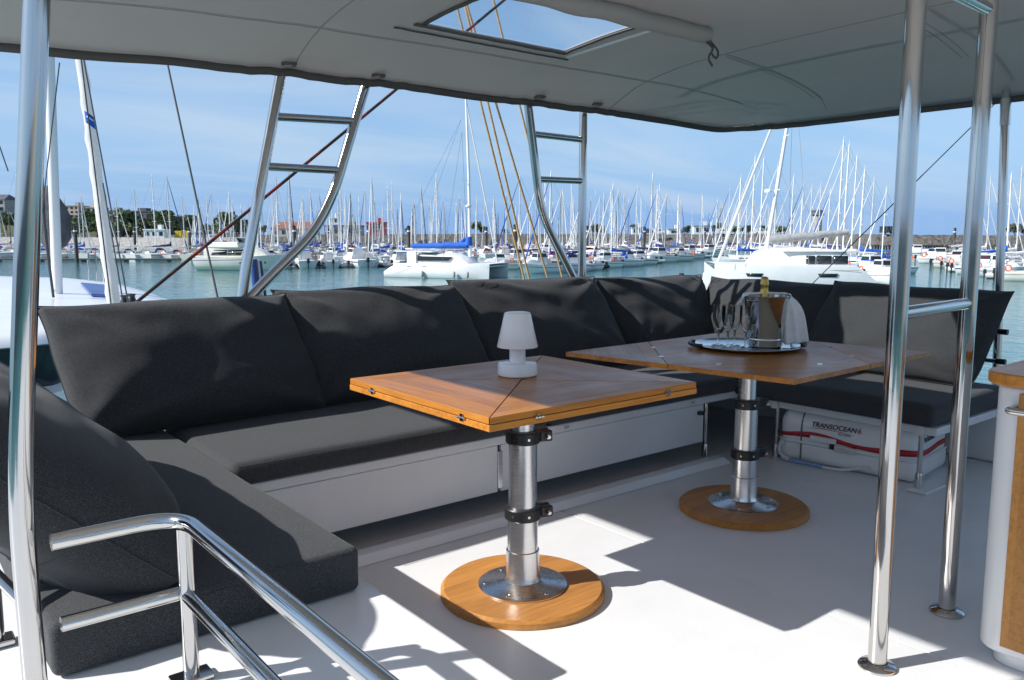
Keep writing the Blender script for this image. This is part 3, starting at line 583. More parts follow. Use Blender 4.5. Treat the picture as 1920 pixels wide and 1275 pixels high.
MB().box((-0.262, 0.055, 0.125), (0.022, 0.030, 0.028)).build('buckle_clip', 'black_plastic', rf, bevel=0.004)
MB().box((-0.259, 0.11, 0.155), (0.010, 0.15, 0.030), rz=0).build('webbing', 'panel_white', rf, bevel=0.004)
MB().tube(bend([(-0.26, 0.36, 0.05), (-0.285, 0.33, 0.012), (-0.295, 0.10, 0.010), (-0.29, -0.02, 0.012), (-0.262, -0.15, 0.05)], 0.05, 6), 0.008, 8).build('hose', 'rope_white', rf)
MB().tube([(-0.291, 0.29, 0.013), (-0.295, 0.09, 0.012)], 0.0105, 10).build('hose_sleeve', 'hose_blue', rf)
MB().tube(bend([(-0.25, 0.34, 0.10), (-0.275, 0.36, 0.09), (-0.28, 0.355, 0.03), (-0.262, 0.30, 0.012)], 0.03, 5), 0.009, 8).build('lashing', 'rope_white', rf)
face = Matrix.Translation((-0.2525, 0.185, 0.222)) @ Matrix(((0, 0, -1, 0), (-1, 0, 0, 0), (0, 1, 0, 0), (0, 0, 0, 1)))
lettering('lettering', 'TRANSOCEAN', 0.0385, 'ink_navy', rf, face, 0.25, 0.0006)
lettering('lettering', '6', 0.042, 'ink_red', rf, Matrix.Translation((0, -0.258, 0)) @ face, 0.25, 0.0003)
lettering('lettering', 'ISO 9650', 0.018, 'ink_grey', rf, Matrix.Translation((0, -0.155, -0.028)) @ face)
MB().tube([(-0.2525, 0.195, 0.211), (-0.2528, 0.12, 0.216), (-0.2528, 0.02, 0.213), (-0.2525, -0.06, 0.206)], [0.0008, 0.002, 0.0016, 0.0006], 5).build('swoosh', 'ink_red', rf)
end = Matrix.Translation((-0.165, -0.3925, 0.210)) @ Matrix(((1, 0, 0, 0), (0, 0, -1, 0), (0, 1, 0, 0), (0, 0, 0, 1)))
lettering('lettering', 'PLASTIMO', 0.036, 'ink_navy', rf, end, 0.0, 0.0008)
MB().box((-0.135, -0.3922, 0.262), (0.035, 0.002, 0.006)).box((-0.125, -0.3922, 0.252), (0.006, 0.002, 0.028)).box((-0.115, -0.3922, 0.250), (0.022, 0.002, 0.006)).build('emblem', 'ink_navy', rf)

# ================================================================== bar counter at the right
br = thing('bar_counter', 'white bar cabinet with teak panel and teak top at the right edge', 'counter', (2.95, 0.55, 0)); B = R(br)
pl = []; rr_ = 0.07; X0, X1, Y0, Y1 = 2.615, 3.35, -0.4, 0.985
for cx_, cy_, a in ((X1 - rr_, Y1 - rr_, 0), (X0 + rr_, Y1 - rr_, 90), (X0 + rr_, Y0 + rr_, 180), (X1 - rr_, Y0 + rr_, 270)): pl += [(cx_ + rr_ * cos(radians(a + k * 9)), cy_ + rr_ * sin(radians(a + k * 9))) for k in range(11)]
B(MB().prism(pl, 0.045, 0.862, sm=True), 'body', 'gelcoat', bevel=0.015, seg=3)
pk = [(X0 + 0.03 + (x - X0) * 0.94, y - 0.03 if y > 0.5 else y + 0.03) for x, y in pl]; B(MB().prism(pk, 0.002, 0.045, sm=True), 'kick_base', 'gelcoat')
pt = []; e = 0.03
for cx_, cy_, a in ((X1 - rr_, Y1 - rr_, 0), (X0 + rr_, Y1 - rr_, 90), (X0 + rr_, Y0 + rr_, 180), (X1 - rr_, Y0 + rr_, 270)): pt += [(cx_ + (rr_ + e) * cos(radians(a + k * 9)), cy_ + (rr_ + e) * sin(radians(a + k * 9))) for k in range(11)]
B(MB().prism(pt, 0.864, 0.900, sm=True), 'top', 'teak_edge', bevel=0.006, seg=3)
for y0_, y1_ in ((0.62, 0.905), (0.33, 0.614), (0.04, 0.324)):
    o = B(MB().b2((X0 - 0.012, y0_, 0.075), (X0 + 0.004, y1_, 0.845)), 'teak_panel', 'teak_base', bevel=0.003); o.rotation_euler = (0, 0, 0)
h = B(MB().tube(bend([(X0, 0.915, 0.80), (X0 - 0.055, 0.915, 0.80), (X0 - 0.055, 0.20, 0.80), (X0, 0.20, 0.80)], 0.01, 4), 0.011, 12), 'towel_bar', 'steel')

# ================================================================== steel frames
def flange(B, x, y, z=0.001, r=0.055): return B(MB().lathe([(0, 0), (r, 0), (r, 0.006), (r * 0.9, 0.012), (r * 0.6, 0.016), (0.03, 0.018)], (x, y, z), 32), 'base_flange', 'steel', sharp=35)
fr = thing('pole_pair', 'pair of tall polished steel poles joined by crossbars at the right', 'pole', (2.6, 1.155, 0)); B = R(fr)
PA, PB = (2.335, 1.14), (2.875, 1.172)
for (x, y) in (PA, PB): B(MB().tube([(x, y, 0.0), (x + 0.0, y, 2.26)], 0.027, 28), 'pole', 'steel'); flange(B, x, y)
for z in (1.075, 2.005): B(MB().tube([(*PA, z), (*PB, z)], 0.019, 18), 'crossbar', 'steel')
# left pole with a kink
lpz = thing('support_pole', 'bent polished steel pole in the left foreground', 'pole', (0.235, 1.86, 0.336)); B = R(lpz)
B(MB().tube(bend([(0.2275, 1.806, 0.336), (0.2245, 1.808, 0.80), (0.268, 1.773, 1.315), (0.352, 1.71, 2.25)], 0.16, 10), 0.0222, 24), 'pole', 'steel'); flange(B, 0.2275, 1.806, 0.337, 0.045)
# guard rail round the stair opening
gr = thing('guard_rail', 'low polished steel hand rail with two tubes beside the chaise', 'rail', (0.52, 1.77, 0.336)); B = R(gr)
B(MB().tube(bend([(0.268, 1.775, 0.702), (0.515, 1.775, 0.702), (0.515, 0.55, 0.702)], 0.10, 10), 0.0175, 20), 'top_rail', 'steel')
B(MB().tube(bend([(0.275, 1.775, 0.53), (0.515, 1.775, 0.53)], 0.05, 4), 0.0155, 18), 'lower_rail', 'steel')
B(MB().tube([(0.515, 1.765, 0.53), (0.515, 0.55, 0.53)], 0.0155, 18), 'lower_rail', 'steel')
B(MB().tube([(0.515, 1.757, 0.336), (0.515, 1.757, 0.697)], 0.0172, 20), 'post', 'steel'); B(MB().tube([(0.515, 0.62, 0.336), (0.515, 0.62, 0.697)], 0.0172, 20), 'post', 'steel')
B(MB().box((0.515, 1.757, 0.343), (0.085, 0.055, 0.012)), 'foot_plate', 'steel', bevel=0.004); B(MB().box((0.515, 0.62, 0.343), (0.085, 0.055, 0.012)), 'foot_plate', 'steel', bevel=0.004)
gr = thing('guard_rail', 'short steel rail partly hidden behind the bent left pole', 'rail', (0.17, 2.25, 0.336)); B = R(gr)
B(MB().tube([(0.205, 2.20, 0.337), (0.205, 2.20, 0.70)], 0.018, 16), 'post', 'steel'); B(MB().box((0.205, 2.20, 0.345), (0.075, 0.055, 0.018)), 'foot_plate', 'steel', bevel=0.006)
B(MB().tube([(0.02, 2.35, 0.80), (0.262, 2.05, 0.46)], 0.013, 14), 'brace', 'steel'); B(MB().tube([(0.02, 2.33, 0.70), (0.205, 2.20, 0.56)], 0.013, 14), 'brace', 'steel')
# ladder-shaped bimini supports behind the rear bench
s1 = thing('bimini_support', 'left ladder-like steel support behind the second pillow, its tubes meeting at the bottom', 'support', (1.55, 4.02, 0.40)); B = R(s1)
B(MB().tube(bend([(1.43, 4.0, 0.40), (1.50, 4.0, 1.0), (1.765, 4.0, 2.16)], 0.2), 0.027, 20), 'post', 'steel')
B(MB().tube(bend([(1.44, 4.0, 0.86), (1.585, 4.0, 1.03), (1.90, 4.0, 1.31), (2.02, 4.0, 1.52), (2.245, 4.0, 2.16)], 0.16), 0.027, 20), 'post', 'steel')
B(MB().tube([(1.645, 4.0, 1.635), (2.06, 4.0, 1.635)], 0.020, 16), 'rung', 'steel'); B(MB().tube([(1.70, 4.0, 1.88), (2.155, 4.0, 1.895)], 0.020, 16), 'rung', 'steel')
s2 = thing('bimini_support', 'right ladder-like steel support behind the third pillow, one tube curving', 'support', (3.78, 4.02, 0.40)); B = R(s2)
B(MB().tube(bend([(3.80, 4.0, 0.92), (3.66, 4.0, 1.13), (3.45, 4.0, 1.44), (3.335, 4.0, 2.15)], 0.16), 0.027, 20), 'post', 'steel')
B(MB().tube([(3.815, 4.0, 0.40), (3.812, 4.0, 2.15)], 0.027, 20), 'post', 'steel')
B(MB().tube([(3.415, 4.0, 1.645), (3.812, 4.0, 1.65)], 0.020, 16), 'rung', 'steel'); B(MB().tube([(3.375, 4.0, 1.92), (3.812, 4.0, 1.915)], 0.020, 16), 'rung', 'steel')
s3 = thing('support_pole', 'slim steel pole at the far right corner by the water', 'pole', (5.28, 1.98, -0.006)); B = R(s3)
B(MB().tube([(5.30, 1.955, -0.005), (5.30, 2.035, 2.13)], 0.024, 18), 'pole', 'steel'); B(MB().tube([(5.30, 2.027, 1.93), (5.30, 2.033, 2.08)], 0.029, 18), 'sleeve', 'brushed'); flange(B, 5.30, 1.955, -0.004)

# ================================================================== bimini
bm_ = thing('bimini', 'grey canvas bimini canopy with a clear window overhead', 'canopy', (2.6, 1.2, 2.1))
BX0, BX1, BY0 = 0.02, 5.40, -2.2
def yedge(x): return 3.90 + 0.50 * exp(-max(x, 0) / 0.9)
HX0, HX1, HY0, HY1 = 2.20, 3.08, 2.74, 3.38
def rnd_corner(x, y):
    r = 0.55; ye = yedge(BX1); dx_, dy_ = BX1 - x, yedge(x) - y
    if dx_ >= r or dy_ >= r: return x, y
    p, q = 1 - dx_ / r, 1 - dy_ / r; l = sqrt(p * p + q * q)
    if l < 1e-6: return x, y
    k = max(p, q) / l; return BX1 - r + r * p * k, yedge(x) - r + r * q * k
def bz(x, y):
    ye = yedge(x); d1 = max(0, ye - y); d2 = max(0, BX1 - x); d3 = max(0, x - BX0); d4 = max(0, y - BY0)
    k = lambda d, w: 1 - exp(-d / w)
    z = 2.105 + 0.215 * k(d1, 0.33) * k(d2, 0.40) * k(d3, 0.35) * k(d4, 0.4)
    # soft wrinkles, strongest near the free edges and the pole heads
    e = exp(-d1 / 0.45) + 0.7 * exp(-d2 / 0.5)
    z += e * 0.007 * noise.noise(Vector((x * 3.2, y * 1.1, 0))) + 0.004 * noise.noise(Vector((x * 1.6, y * 1.9, 3)))
    for px_ in (1.765, 2.245, 3.335, 3.812): 
        dd = (x - px_) ** 2 + (y - 4.0) ** 2 * 0.7; z += 0.010 * exp(-dd / 0.03) + 0.0035 * exp(-dd / 0.09) * sin((x - px_) * 45)
    ww = 1 / (1 + exp(-(x - 3.2) * 2.2)); z += 0.010 * ww * sin(d1 * 34 + 1.3 * noise.noise(Vector((x * 1.3, 0, 0))) * 3) * exp(-d1 / 0.20) * min(1, d1 / .04)
    z += 0.006 * (1 - ww) * noise.noise(Vector((x * 1.4, d1 * 9, 2))) * exp(-d1 / 0.4)
    z -= 0.022 * exp(-((x - 5.05) / 0.35) ** 2) * exp(-d1 / 0.25)
    return z
xs = sorted(set([BX0 + (BX1 - BX0) * i / 110 for i in range(111)] + [HX0, HX1])); ysn = [i / 90 for i in range(91)]
vs = []; fs = []; ny_ = None
ycols = []
base_y = sorted(set([BY0 + (HY0 - BY0) * i / 60 for i in range(61)] + [HY0 + (HY1 - HY0) * i / 12 for i in range(13)]))
for x in xs:
    col = base_y + [HY1 + (yedge(x) - HY1) * i / 16 for i in range(1, 17)]; ycols.append(col)
ny_ = len(ycols[0])
for i, x in enumerate(xs):
    for y in ycols[i]: vs.append((*rnd_corner(x, y), bz(x, y)))
for i in range(len(xs) - 1):
    for j in range(ny_ - 1):
        xm = (xs[i] + xs[i + 1]) / 2; ym = (ycols[i][j] + ycols[i][j + 1]) / 2
        if HX0 < xm < HX1 and HY0 < ym < HY1: continue
        fs.append((i * ny_ + j, (i + 1) * ny_ + j, (i + 1) * ny_ + j + 1, i * ny_ + j + 1))
B = R(bm_); B(MB().add(vs, fs), 'canvas', 'canvas', sharp=180, solid=0.003)
# hem: the hanging dark strip round the rim
def strip(pts, name, m_, h, th=0.006):
    v_ = []; f_ = []
    for p in pts: v_ += [(p[0], p[1], p[2] + 0.004), (p[0], p[1], p[2] - h + 0.003 * noise.noise(Vector((p[0] * 2, p[1] * 2, 5))))]
    for i in range(len(pts) - 1): f_.append((2 * i, 2 * i + 2, 2 * i + 3, 2 * i + 1))
    return B(MB().add(v_, f_), name, m_, sharp=180, solid=th)
side = [(BX1 + 0.004, BY0 + (yedge(BX1) - BY0) * i / 60, bz(BX1, BY0 + (yedge(BX1) - BY0) * i / 60)) for i in range(60)]
rim_ = [(x, yedge(x), bz(x, yedge(x))) for x in xs] + side[::-1]
rim_ = [(*rnd_corner(min(p[0], BX1), p[1]), p[2]) for p in rim_]; rim_ = [(p[0] + .004, p[1] + .004, p[2]) for p in rim_]; strip(rim_, 'hem', 'canvas_dark', 0.038)
left = [(BX0 - 0.004, BY0 + (yedge(BX0) - BY0) * i / 60, bz(BX0, BY0 + (yedge(BX0) - BY0) * i / 60)) for i in range(61)]; strip(left, 'hem', 'canvas_dark', 0.038)
def seam(pts, r=0.0028, m_='seam_thread'): return B(MB().tube([(x, y, bz(x, y) - 0.003) for x, y in pts], r, 5), 'seam', m_)
LS = lambda a, b, n=50: [(a[0] + (b[0] - a[0]) * i / n, a[1] + (b[1] - a[1]) * i / n) for i in range(n + 1)]
seam([(x, yedge(x) - 0.34) for x in xs if x < 5.1]); seam([(x, yedge(x) - 0.352) for x in xs if x < 5.1], 0.0012)
seam(LS((3.72, -2.0), (3.95, 3.90))); seam(LS((1.55, -2.0), (1.80, 3.98)))
seam(LS((3.92, 2.97), (5.12, 3.10), 20), 0.008, 'canvas'); seam(LS((3.98, 3.01), (5.1, 3.14), 20), 0.0015); seam(LS((5.12, 3.10), (5.30, 3.16), 8), 0.0018)
seam(LS((3.78, 1.83), (5.24, 1.98), 20), 0.008, 'canvas'); seam(LS((4.1, 1.96), (4.85, 2.06), 20), 0.0018); seam(LS((4.1, 2.0), (4.85, 2.10), 20), 0.0018)
# pole head collars in the canvas
for x, y in ((1.765, 4.0), (2.245, 4.0), (3.335, 4.0), (3.812, 4.0)):
    if y > yedge(x) - 0.02: y = yedge(x) - 0.03
    B(MB().lathe([(0.023, -0.010), (0.036, -0.008), (0.040, 0.002), (0.024, 0.006)], (x, y, bz(x, y) - 0.004), 18), 'collar', 'canvas_dark')
# window
gz = lambda x, y: bz(x, y) + 0.004
v_ = []; f_ = []; nn = 10
for i in range(nn + 1):
    for j in range(nn + 1):
        x, y = HX0 + (HX1 - HX0) * i / nn, HY0 + (HY1 - HY0) * j / nn; v_.append((x, y, gz(x, y) + 0.012 * sin(pi * i / nn) * sin(pi * j / nn) + 0.004 * noise.noise(Vector((x * 6, y * 6, 0)))))
for i in range(nn):
    for j in range(nn): f_.append((i * (nn + 1) + j, (i + 1) * (nn + 1) + j, (i + 1) * (nn + 1) + j + 1, i * (nn + 1) + j + 1))
B(MB().add(v_, f_), 'window', 'vinyl_film', sharp=180)
for a, b, w in (((HX0 - .05, HY1 + .015), (HX1 + .02, HY1 + .015), .03), ((HX0 - .012, HY0), (HX0 - .012, HY1), .022), ((HX1 + .012, HY0), (HX1 + .012, HY1), .022), ((HX0 - .12, HY1 + .085), (HX1 + .10, HY1 + .085), .012)):
    pts = LS(a, b, 24); d = Vector((b[0] - a[0], b[1] - a[1], 0)).normalized(); nrm_ = Vector((-d.y, d.x, 0)) * w / 2; v2 = []; f2 = []
    for x, y in pts: z = bz(x, y) - 0.009 - 0.004 * abs(noise.noise(Vector((x * 7, y * 7, 1)))); v2 += [(x + nrm_.x, y + nrm_.y, z), (x - nrm_.x, y - nrm_.y, z)]
    for i in range(len(pts) - 1): f2.append((2 * i, 2 * i + 2, 2 * i + 3, 2 * i + 1))
    B(MB().add(v2, f2), 'window_frame', 'canvas_dark', sharp=180, solid=0.006)
zt = lambda x, y: bz(x, y) - 0.012
B(MB().tube([(HX1 + .060, HY0 + .02, zt(HX1, HY0) - .014), (HX1 + .035, HY1 + .02, zt(HX1, HY1) - .014)], 0.008, 8), 'zip', 'rope_white')
pts = [(HX0 - 0.05 + (HX1 - HX0 + 0.35) * i / 20, HY0 - 0.06 - 0.004 * sin(i * 0.7), zt(HX0, HY0) - 0.030 + 0.003 * sin(i * 0.9)) for i in range(21)]
B(MB().tube(pts, [0.040 + 0.002 * sin(i * 1.3) for i in range(21)], 16), 'rolled_cover', 'canvas')
B(MB().tube(bend([(3.36, 2.66, 2.235), (3.34, 2.60, 2.19), (3.33, 2.63, 2.15), (3.345, 2.61, 2.11)], 0.03, 5), 0.006, 8), 'tie_cord', 'canvas_dark')
B(MB().tube(bend([(3.36, 2.64, 2.235), (3.38, 2.60, 2.18), (3.36, 2.60, 2.14), (3.35, 2.62, 2.17)], 0.03, 5), 0.005, 8), 'tie_cord', 'canvas_dark')
# inside bows that carry the canvas
for xx in (0.95, 4.35): B(MB().tube([(xx, y, bz(xx, y) + 0.028) for y in [BY0 + 0.1 + i * 0.2 for i in range(30)] if y < 3.9], 0.018, 10), 'bow', 'steel')

# ================================================================== ropes and cables of this boat
def rope(name, label, a, b, r, m_, s_=0.0, cat='rope', group=None):
    c = Vector(b); o = MB().tube([p - c for p in sag(a, b, s_)], r, 8).build(name, m_); o.location = c
    return tag(o, label, cat, group)
rope('rope', 'dark red and black rope slanting down to the left behind the pillows', (5.19, 4.35, 4.2), (1.025, 4.35, 0.905), 0.0088, 'rope_red', 0.012)
rope('rope', 'leftmost tan rope slanting down beside the curved steel tube', (2.62, 4.4, 4.2), (3.666, 4.40, 0.932), 0.0075, 'rope_tan', 0.0, group='tan control ropes')
rope('rope', 'second tan rope from the left, crossing the leftmost one low down', (2.729, 4.42, 4.2), (3.729, 4.42, 0.93), 0.0075, 'rope_tan', 0.012, group='tan control ropes')
rope('rope', 'third tan rope, ending above the third pillow', (2.592, 4.4, 4.2), (3.899, 4.40, 0.904), 0.0075, 'rope_tan', 0.0, group='tan control ropes')
rope('rope', 'tan rope seen through the right ladder support', (2.905, 4.4, 4.2), (4.022, 4.40, 0.937), 0.0075, 'rope_tan', 0.0, group='tan control ropes')
rope('stay_cable', 'thin dark cable crossing behind the two right poles', (5.9, 2.20, 2.27), (5.9, 3.70, 0.79), 0.004, 'cable', cat='cable')
rope('stay_cable', 'black cable running down to the water right of the white furled sail', (2.801, 9.296, 3.115), (2.796, 8.0, 0.55), 0.011, 'cable', cat='cable')
bp = thing('blue_white_poles', 'blue and white poles standing between the tubes of the left support', 'pole', (1.72, 4.3, 0.40)); B = R(bp)  # slim tubes standing in for an unidentified blue and white object
B(MB().tube([(1.735, 4.3, 0.40), (1.690, 4.3, 1.17)], 0.020, 10), 'pole', 'stripe_blue'); B(MB().tube([(1.775, 4.3, 0.40), (1.712, 4.3, 1.17)], 0.009, 8), 'pole', 'hull_white'); B(MB().tube([(1.81, 4.3, 0.40), (1.727, 4.3, 1.16)], 0.008, 8), 'pole', 'stripe_blue')

# ================================================================== harbour
HC = 1.30 - WZ                                               # eye height above the water
AZ = radians(-38.8); FWD = Vector((sin(-AZ), cos(-AZ), 0)); RGT = Vector((cos(-AZ), -sin(-AZ), 0))
def at(bear, d, z=WZ):
    """point at distance d on the bearing whose tangent from the harbour axis is (bear-960)/1545"""
    q = FWD * d + RGT * ((bear - 960) / 1545 * d); return Vector((q.x, q.y, z))
A_R = AZ; A_L = AZ + pi; A_AWAY = AZ + pi / 2; A_TO = AZ - pi / 2     # headings
def hull_secs(L, Bm, F, n=13, stern=0.82, rake=0.9, bot=-0.35):
    secs = []
    for i in range(n):
        t = i / (n - 1); b = Bm / 2 * min(1, stern + 0.55 * t) * (1 - max(0, (t - 0.42) / 0.58) ** 2.3) + 0.02
        sh = F * (0.93 + 0.30 * t * t); x = -L / 2 + L * t
        row = []
        for (fb, fz) in ((1, 1), (0.985, 0.72), (0.93, 0.40), (0.80, 0.08), (0.5, 0), (0.0, 0)):
            z = sh * fz if fz > 0.05 else (bot * 0.6 if fb else bot); lean = (1 - max(fz, 0)) * rake * max(0, (t - 0.5) * 2) ** 1.6
            tr = -(1 - fz) * 0.35 * (1 - t) ** 6 * -1
            row.append((x - lean + tr, b * fb * (1 - 0.15 * (1 - fz) * t), z))
        secs.append(row + [(p[0], -p[1], p[2]) for p in row[-2::-1]])
    return secs
def deck_of(secs, mi=0, drop=0.04):
    mb = MB(); n = len(secs); vs = []
    for r in secs: vs += [(r[0][0], r[0][1] * 0.985, r[0][2] - drop), (r[0][0], 0, r[0][2] + 0.03), (r[-1][0], r[-1][1] * 0.985, r[-1][2] - drop)]
    fs = []
    for i in range(n - 1):
        for k in range(2): fs.append((3 * i + k, 3 * i + k + 1, 3 * (i + 1) + k + 1, 3 * (i + 1) + k))
    return mb.add(vs, fs, mi)
def trunk(x0, x1, w0, w1, z, h, tape=0.8, n=7):
    secs = []
    for i in range(n):
        t = i / (n - 1); x = x0 + (x1 - x0) * t; w = w0 + (w1 - w0) * t; hh = h * (1 if t < 0.7 else 1 - ((t - 0.7) / 0.3) ** 2 * 0.85)
        secs.append([(x, w / 2, z), (x, w / 2 * 0.97, z + hh * 0.6), (x, w / 2 * tape, z + hh * 0.95), (x, 0, z + hh * 1.1), (x, -w / 2 * tape, z + hh * 0.95), (x, -w / 2 * 0.97, z + hh * 0.6), (x, -w / 2, z)])
    return MB().loft(secs)
def gen_sail(L, H, hullm, cover, mastm, stripe='stripe_blue', hood='cover_navy', lean=0, seed=0, genoa='cover_white'):
    rnd = random.Random(seed); Bm = L * 0.32; F = 0.95 + L * 0.025; secs = hull_secs(L, Bm, F); P = []
    P.append(('hull', MB().loft(secs), hullm, None)); P.append(('deck', deck_of(secs), 'deck_pale', None))
    st = MB()
    for s_ in (1, -1):
        q = [[(r[1][0], (r[1][1] + 0.012) * s_, r[1][2] + 0.02), (r[1][0], (r[1][1] + 0.014) * s_, r[1][2] + 0.11)] for r in secs[:-1]]; st.loft(q, 0, cap=False)
    P.append(('stripe', st, stripe, None))
    z = F * 0.98; P.append(('cabin', trunk(-L * 0.12, L * 0.24, Bm * 0.62, Bm * 0.36, z, 0.48), hullm if hullm in ('hull_white', 'hull_cream') else 'hull_white', None))
    w = MB()
    for s_ in (1, -1):
        for xa, xb in ((-0.09, 0.0), (0.02, 0.10)):
            ya = lambda x: (Bm * (0.62 + (0.36 - 0.62) * (x + 0.12) / 0.36) / 2 * 0.985 + 0.008) * s_
            w.add([(L * xa, ya(xa), z + 0.14), (L * xb, ya(xb), z + 0.14), (L * xb - .05, ya(xb), z + 0.30), (L * xa + .05, ya(xa), z + 0.30)], [(0, 1, 2, 3)], 0, False)
    P.append(('window', w, 'tinted_glass', 'cabin'))
    mx_ = L * 0.10; top = H
    P.append(('mast', MB().tube([(mx_, 0, F), (mx_ - lean * 0.4, 0, H * 0.6), (mx_ - lean, 0, H)], [0.105, 0.10, 0.075], 8), mastm, None))
    sp = MB()
    for fz in (0.45, 0.70):
        for s_ in (1, -1): sp.tube([(mx_ - lean * fz, 0, H * fz), (mx_ - lean * fz - 0.12, s_ * 0.55 * (1.15 - fz * 0.5), H * fz + 0.04)], 0.03, 5)
    sp.tube([(mx_ - lean, 0, H), (mx_ - lean, 0, H + 0.55)], 0.02, 5); sp.tube([(mx_ - lean - .02, -0.16, H + 0.12), (mx_ - lean - .02, 0.16, H + 0.12)], 0.02, 5)
    P.append(('spreader', sp, mastm, 'mast'))
    bl = L * 0.40; bz_ = F + 1.30; pts = [(mx_ - 0.12 - bl * i / 9, 0.03 * sin(i * 2), bz_ + 0.10 - 0.02 * i + 0.03 * sin(i * 1.9)) for i in range(10)]; rr_ = [0.26 - 0.018 * i for i in range(10)]
    bb = MB().tube(pts, rr_, 9); bb.tube([(mx_ - 0.12, 0, bz_), (mx_ - 0.10, 0, bz_ + 0.8)], [0.22, 0.10], 8); P.append(('sail_cover', bb, cover, None))
    rg = MB(); tip = (mx_ - lean, 0, H * 0.985); bow = (L / 2 - 0.12, 0, F * 1.23); r_ = 0.016
    rg.tube([tip, (-L / 2 + 0.15, 0, F)], r_, 4)
    for s_ in (1, -1):
        y = Bm / 2 * 0.93 * s_; sp1 = (mx_ - lean * .45 - .12, s_ * 0.55 * 0.92, H * .45 + .04); rg.tube([(mx_ - .25, y, F), sp1, tip], r_, 4); rg.tube([(mx_ - .1, y, F), (mx_, 0, H * .47)], r_, 4)
    P.append(('rigging', rg, 'wire', None))
    a, b = Vector(bow), Vector(tip); P.append(('furled_sail', MB().tube([a.lerp(b, q) for q in (0.01, 0.05, 0.5, 0.9, 0.97)], [0.05, 0.105, 0.085, 0.045, 0.02], 7), genoa, None))
    ra = MB()
    for s_ in (1, -1):
        q = [(secs[i][0][0], secs[i][0][1] * 0.95 * s_, secs[i][0][2]) for i in range(0, 12, 2)]
        for p_ in q: ra.tube([p_, (p_[0], p_[1], p_[2] + 0.62)], 0.016, 4)
        ra.tube([(p_[0], p_[1], p_[2] + 0.62) for p_ in q], 0.014, 4)
    ra.tube([(-L / 2 + .1, -Bm * .38, F + .62), (-L / 2 + .05, 0, F + .62), (-L / 2 + .1, Bm * .38, F + .62)], 0.02, 4); P.append(('guard_wires', ra, 'alu', None))
    hd = MB(); hs = []
    for i in range(5):
        t = i / 4; x = -L * 0.10 - 0.7 * (1 - t); hh = 0.50 * sin(pi * (0.25 + 0.25 * (1 - t)) + 0) + 0.42 * (1 - t); w_ = Bm * 0.30; hs.append([(x, w_ * cos(k * pi / 8), z + 0.1 + hh * sin(k * pi / 8) ** 0.6 if 0 < k < 8 else z + 0.1) for k in range(9)])
    hd.loft(hs, 0, cap=False); P.append(('spray_hood', hd, hood, None))
    if seed % 3 == 0: P.append(('lifebuoy', MB().tube([(-L / 2 + 0.02, 0.9 + 0.3 * cos(k * pi / 6), F + 0.35 + 0.3 * sin(k * pi / 6)) for k in range(12)], 0.085, 6, closed=True), 'orange_plastic', None))
    if seed % 4 == 1: P.append(('fender', MB().tube([(L * .1, Bm / 2 + .12, 0.15), (L * .1, Bm / 2 + .13, 0.75)], 0.13, 7).tube([(-L * .2, -Bm / 2 - .10, 0.15), (-L * .2, -Bm / 2 - .12, 0.75)], 0.13, 7), 'stripe_blue', None))
    return P
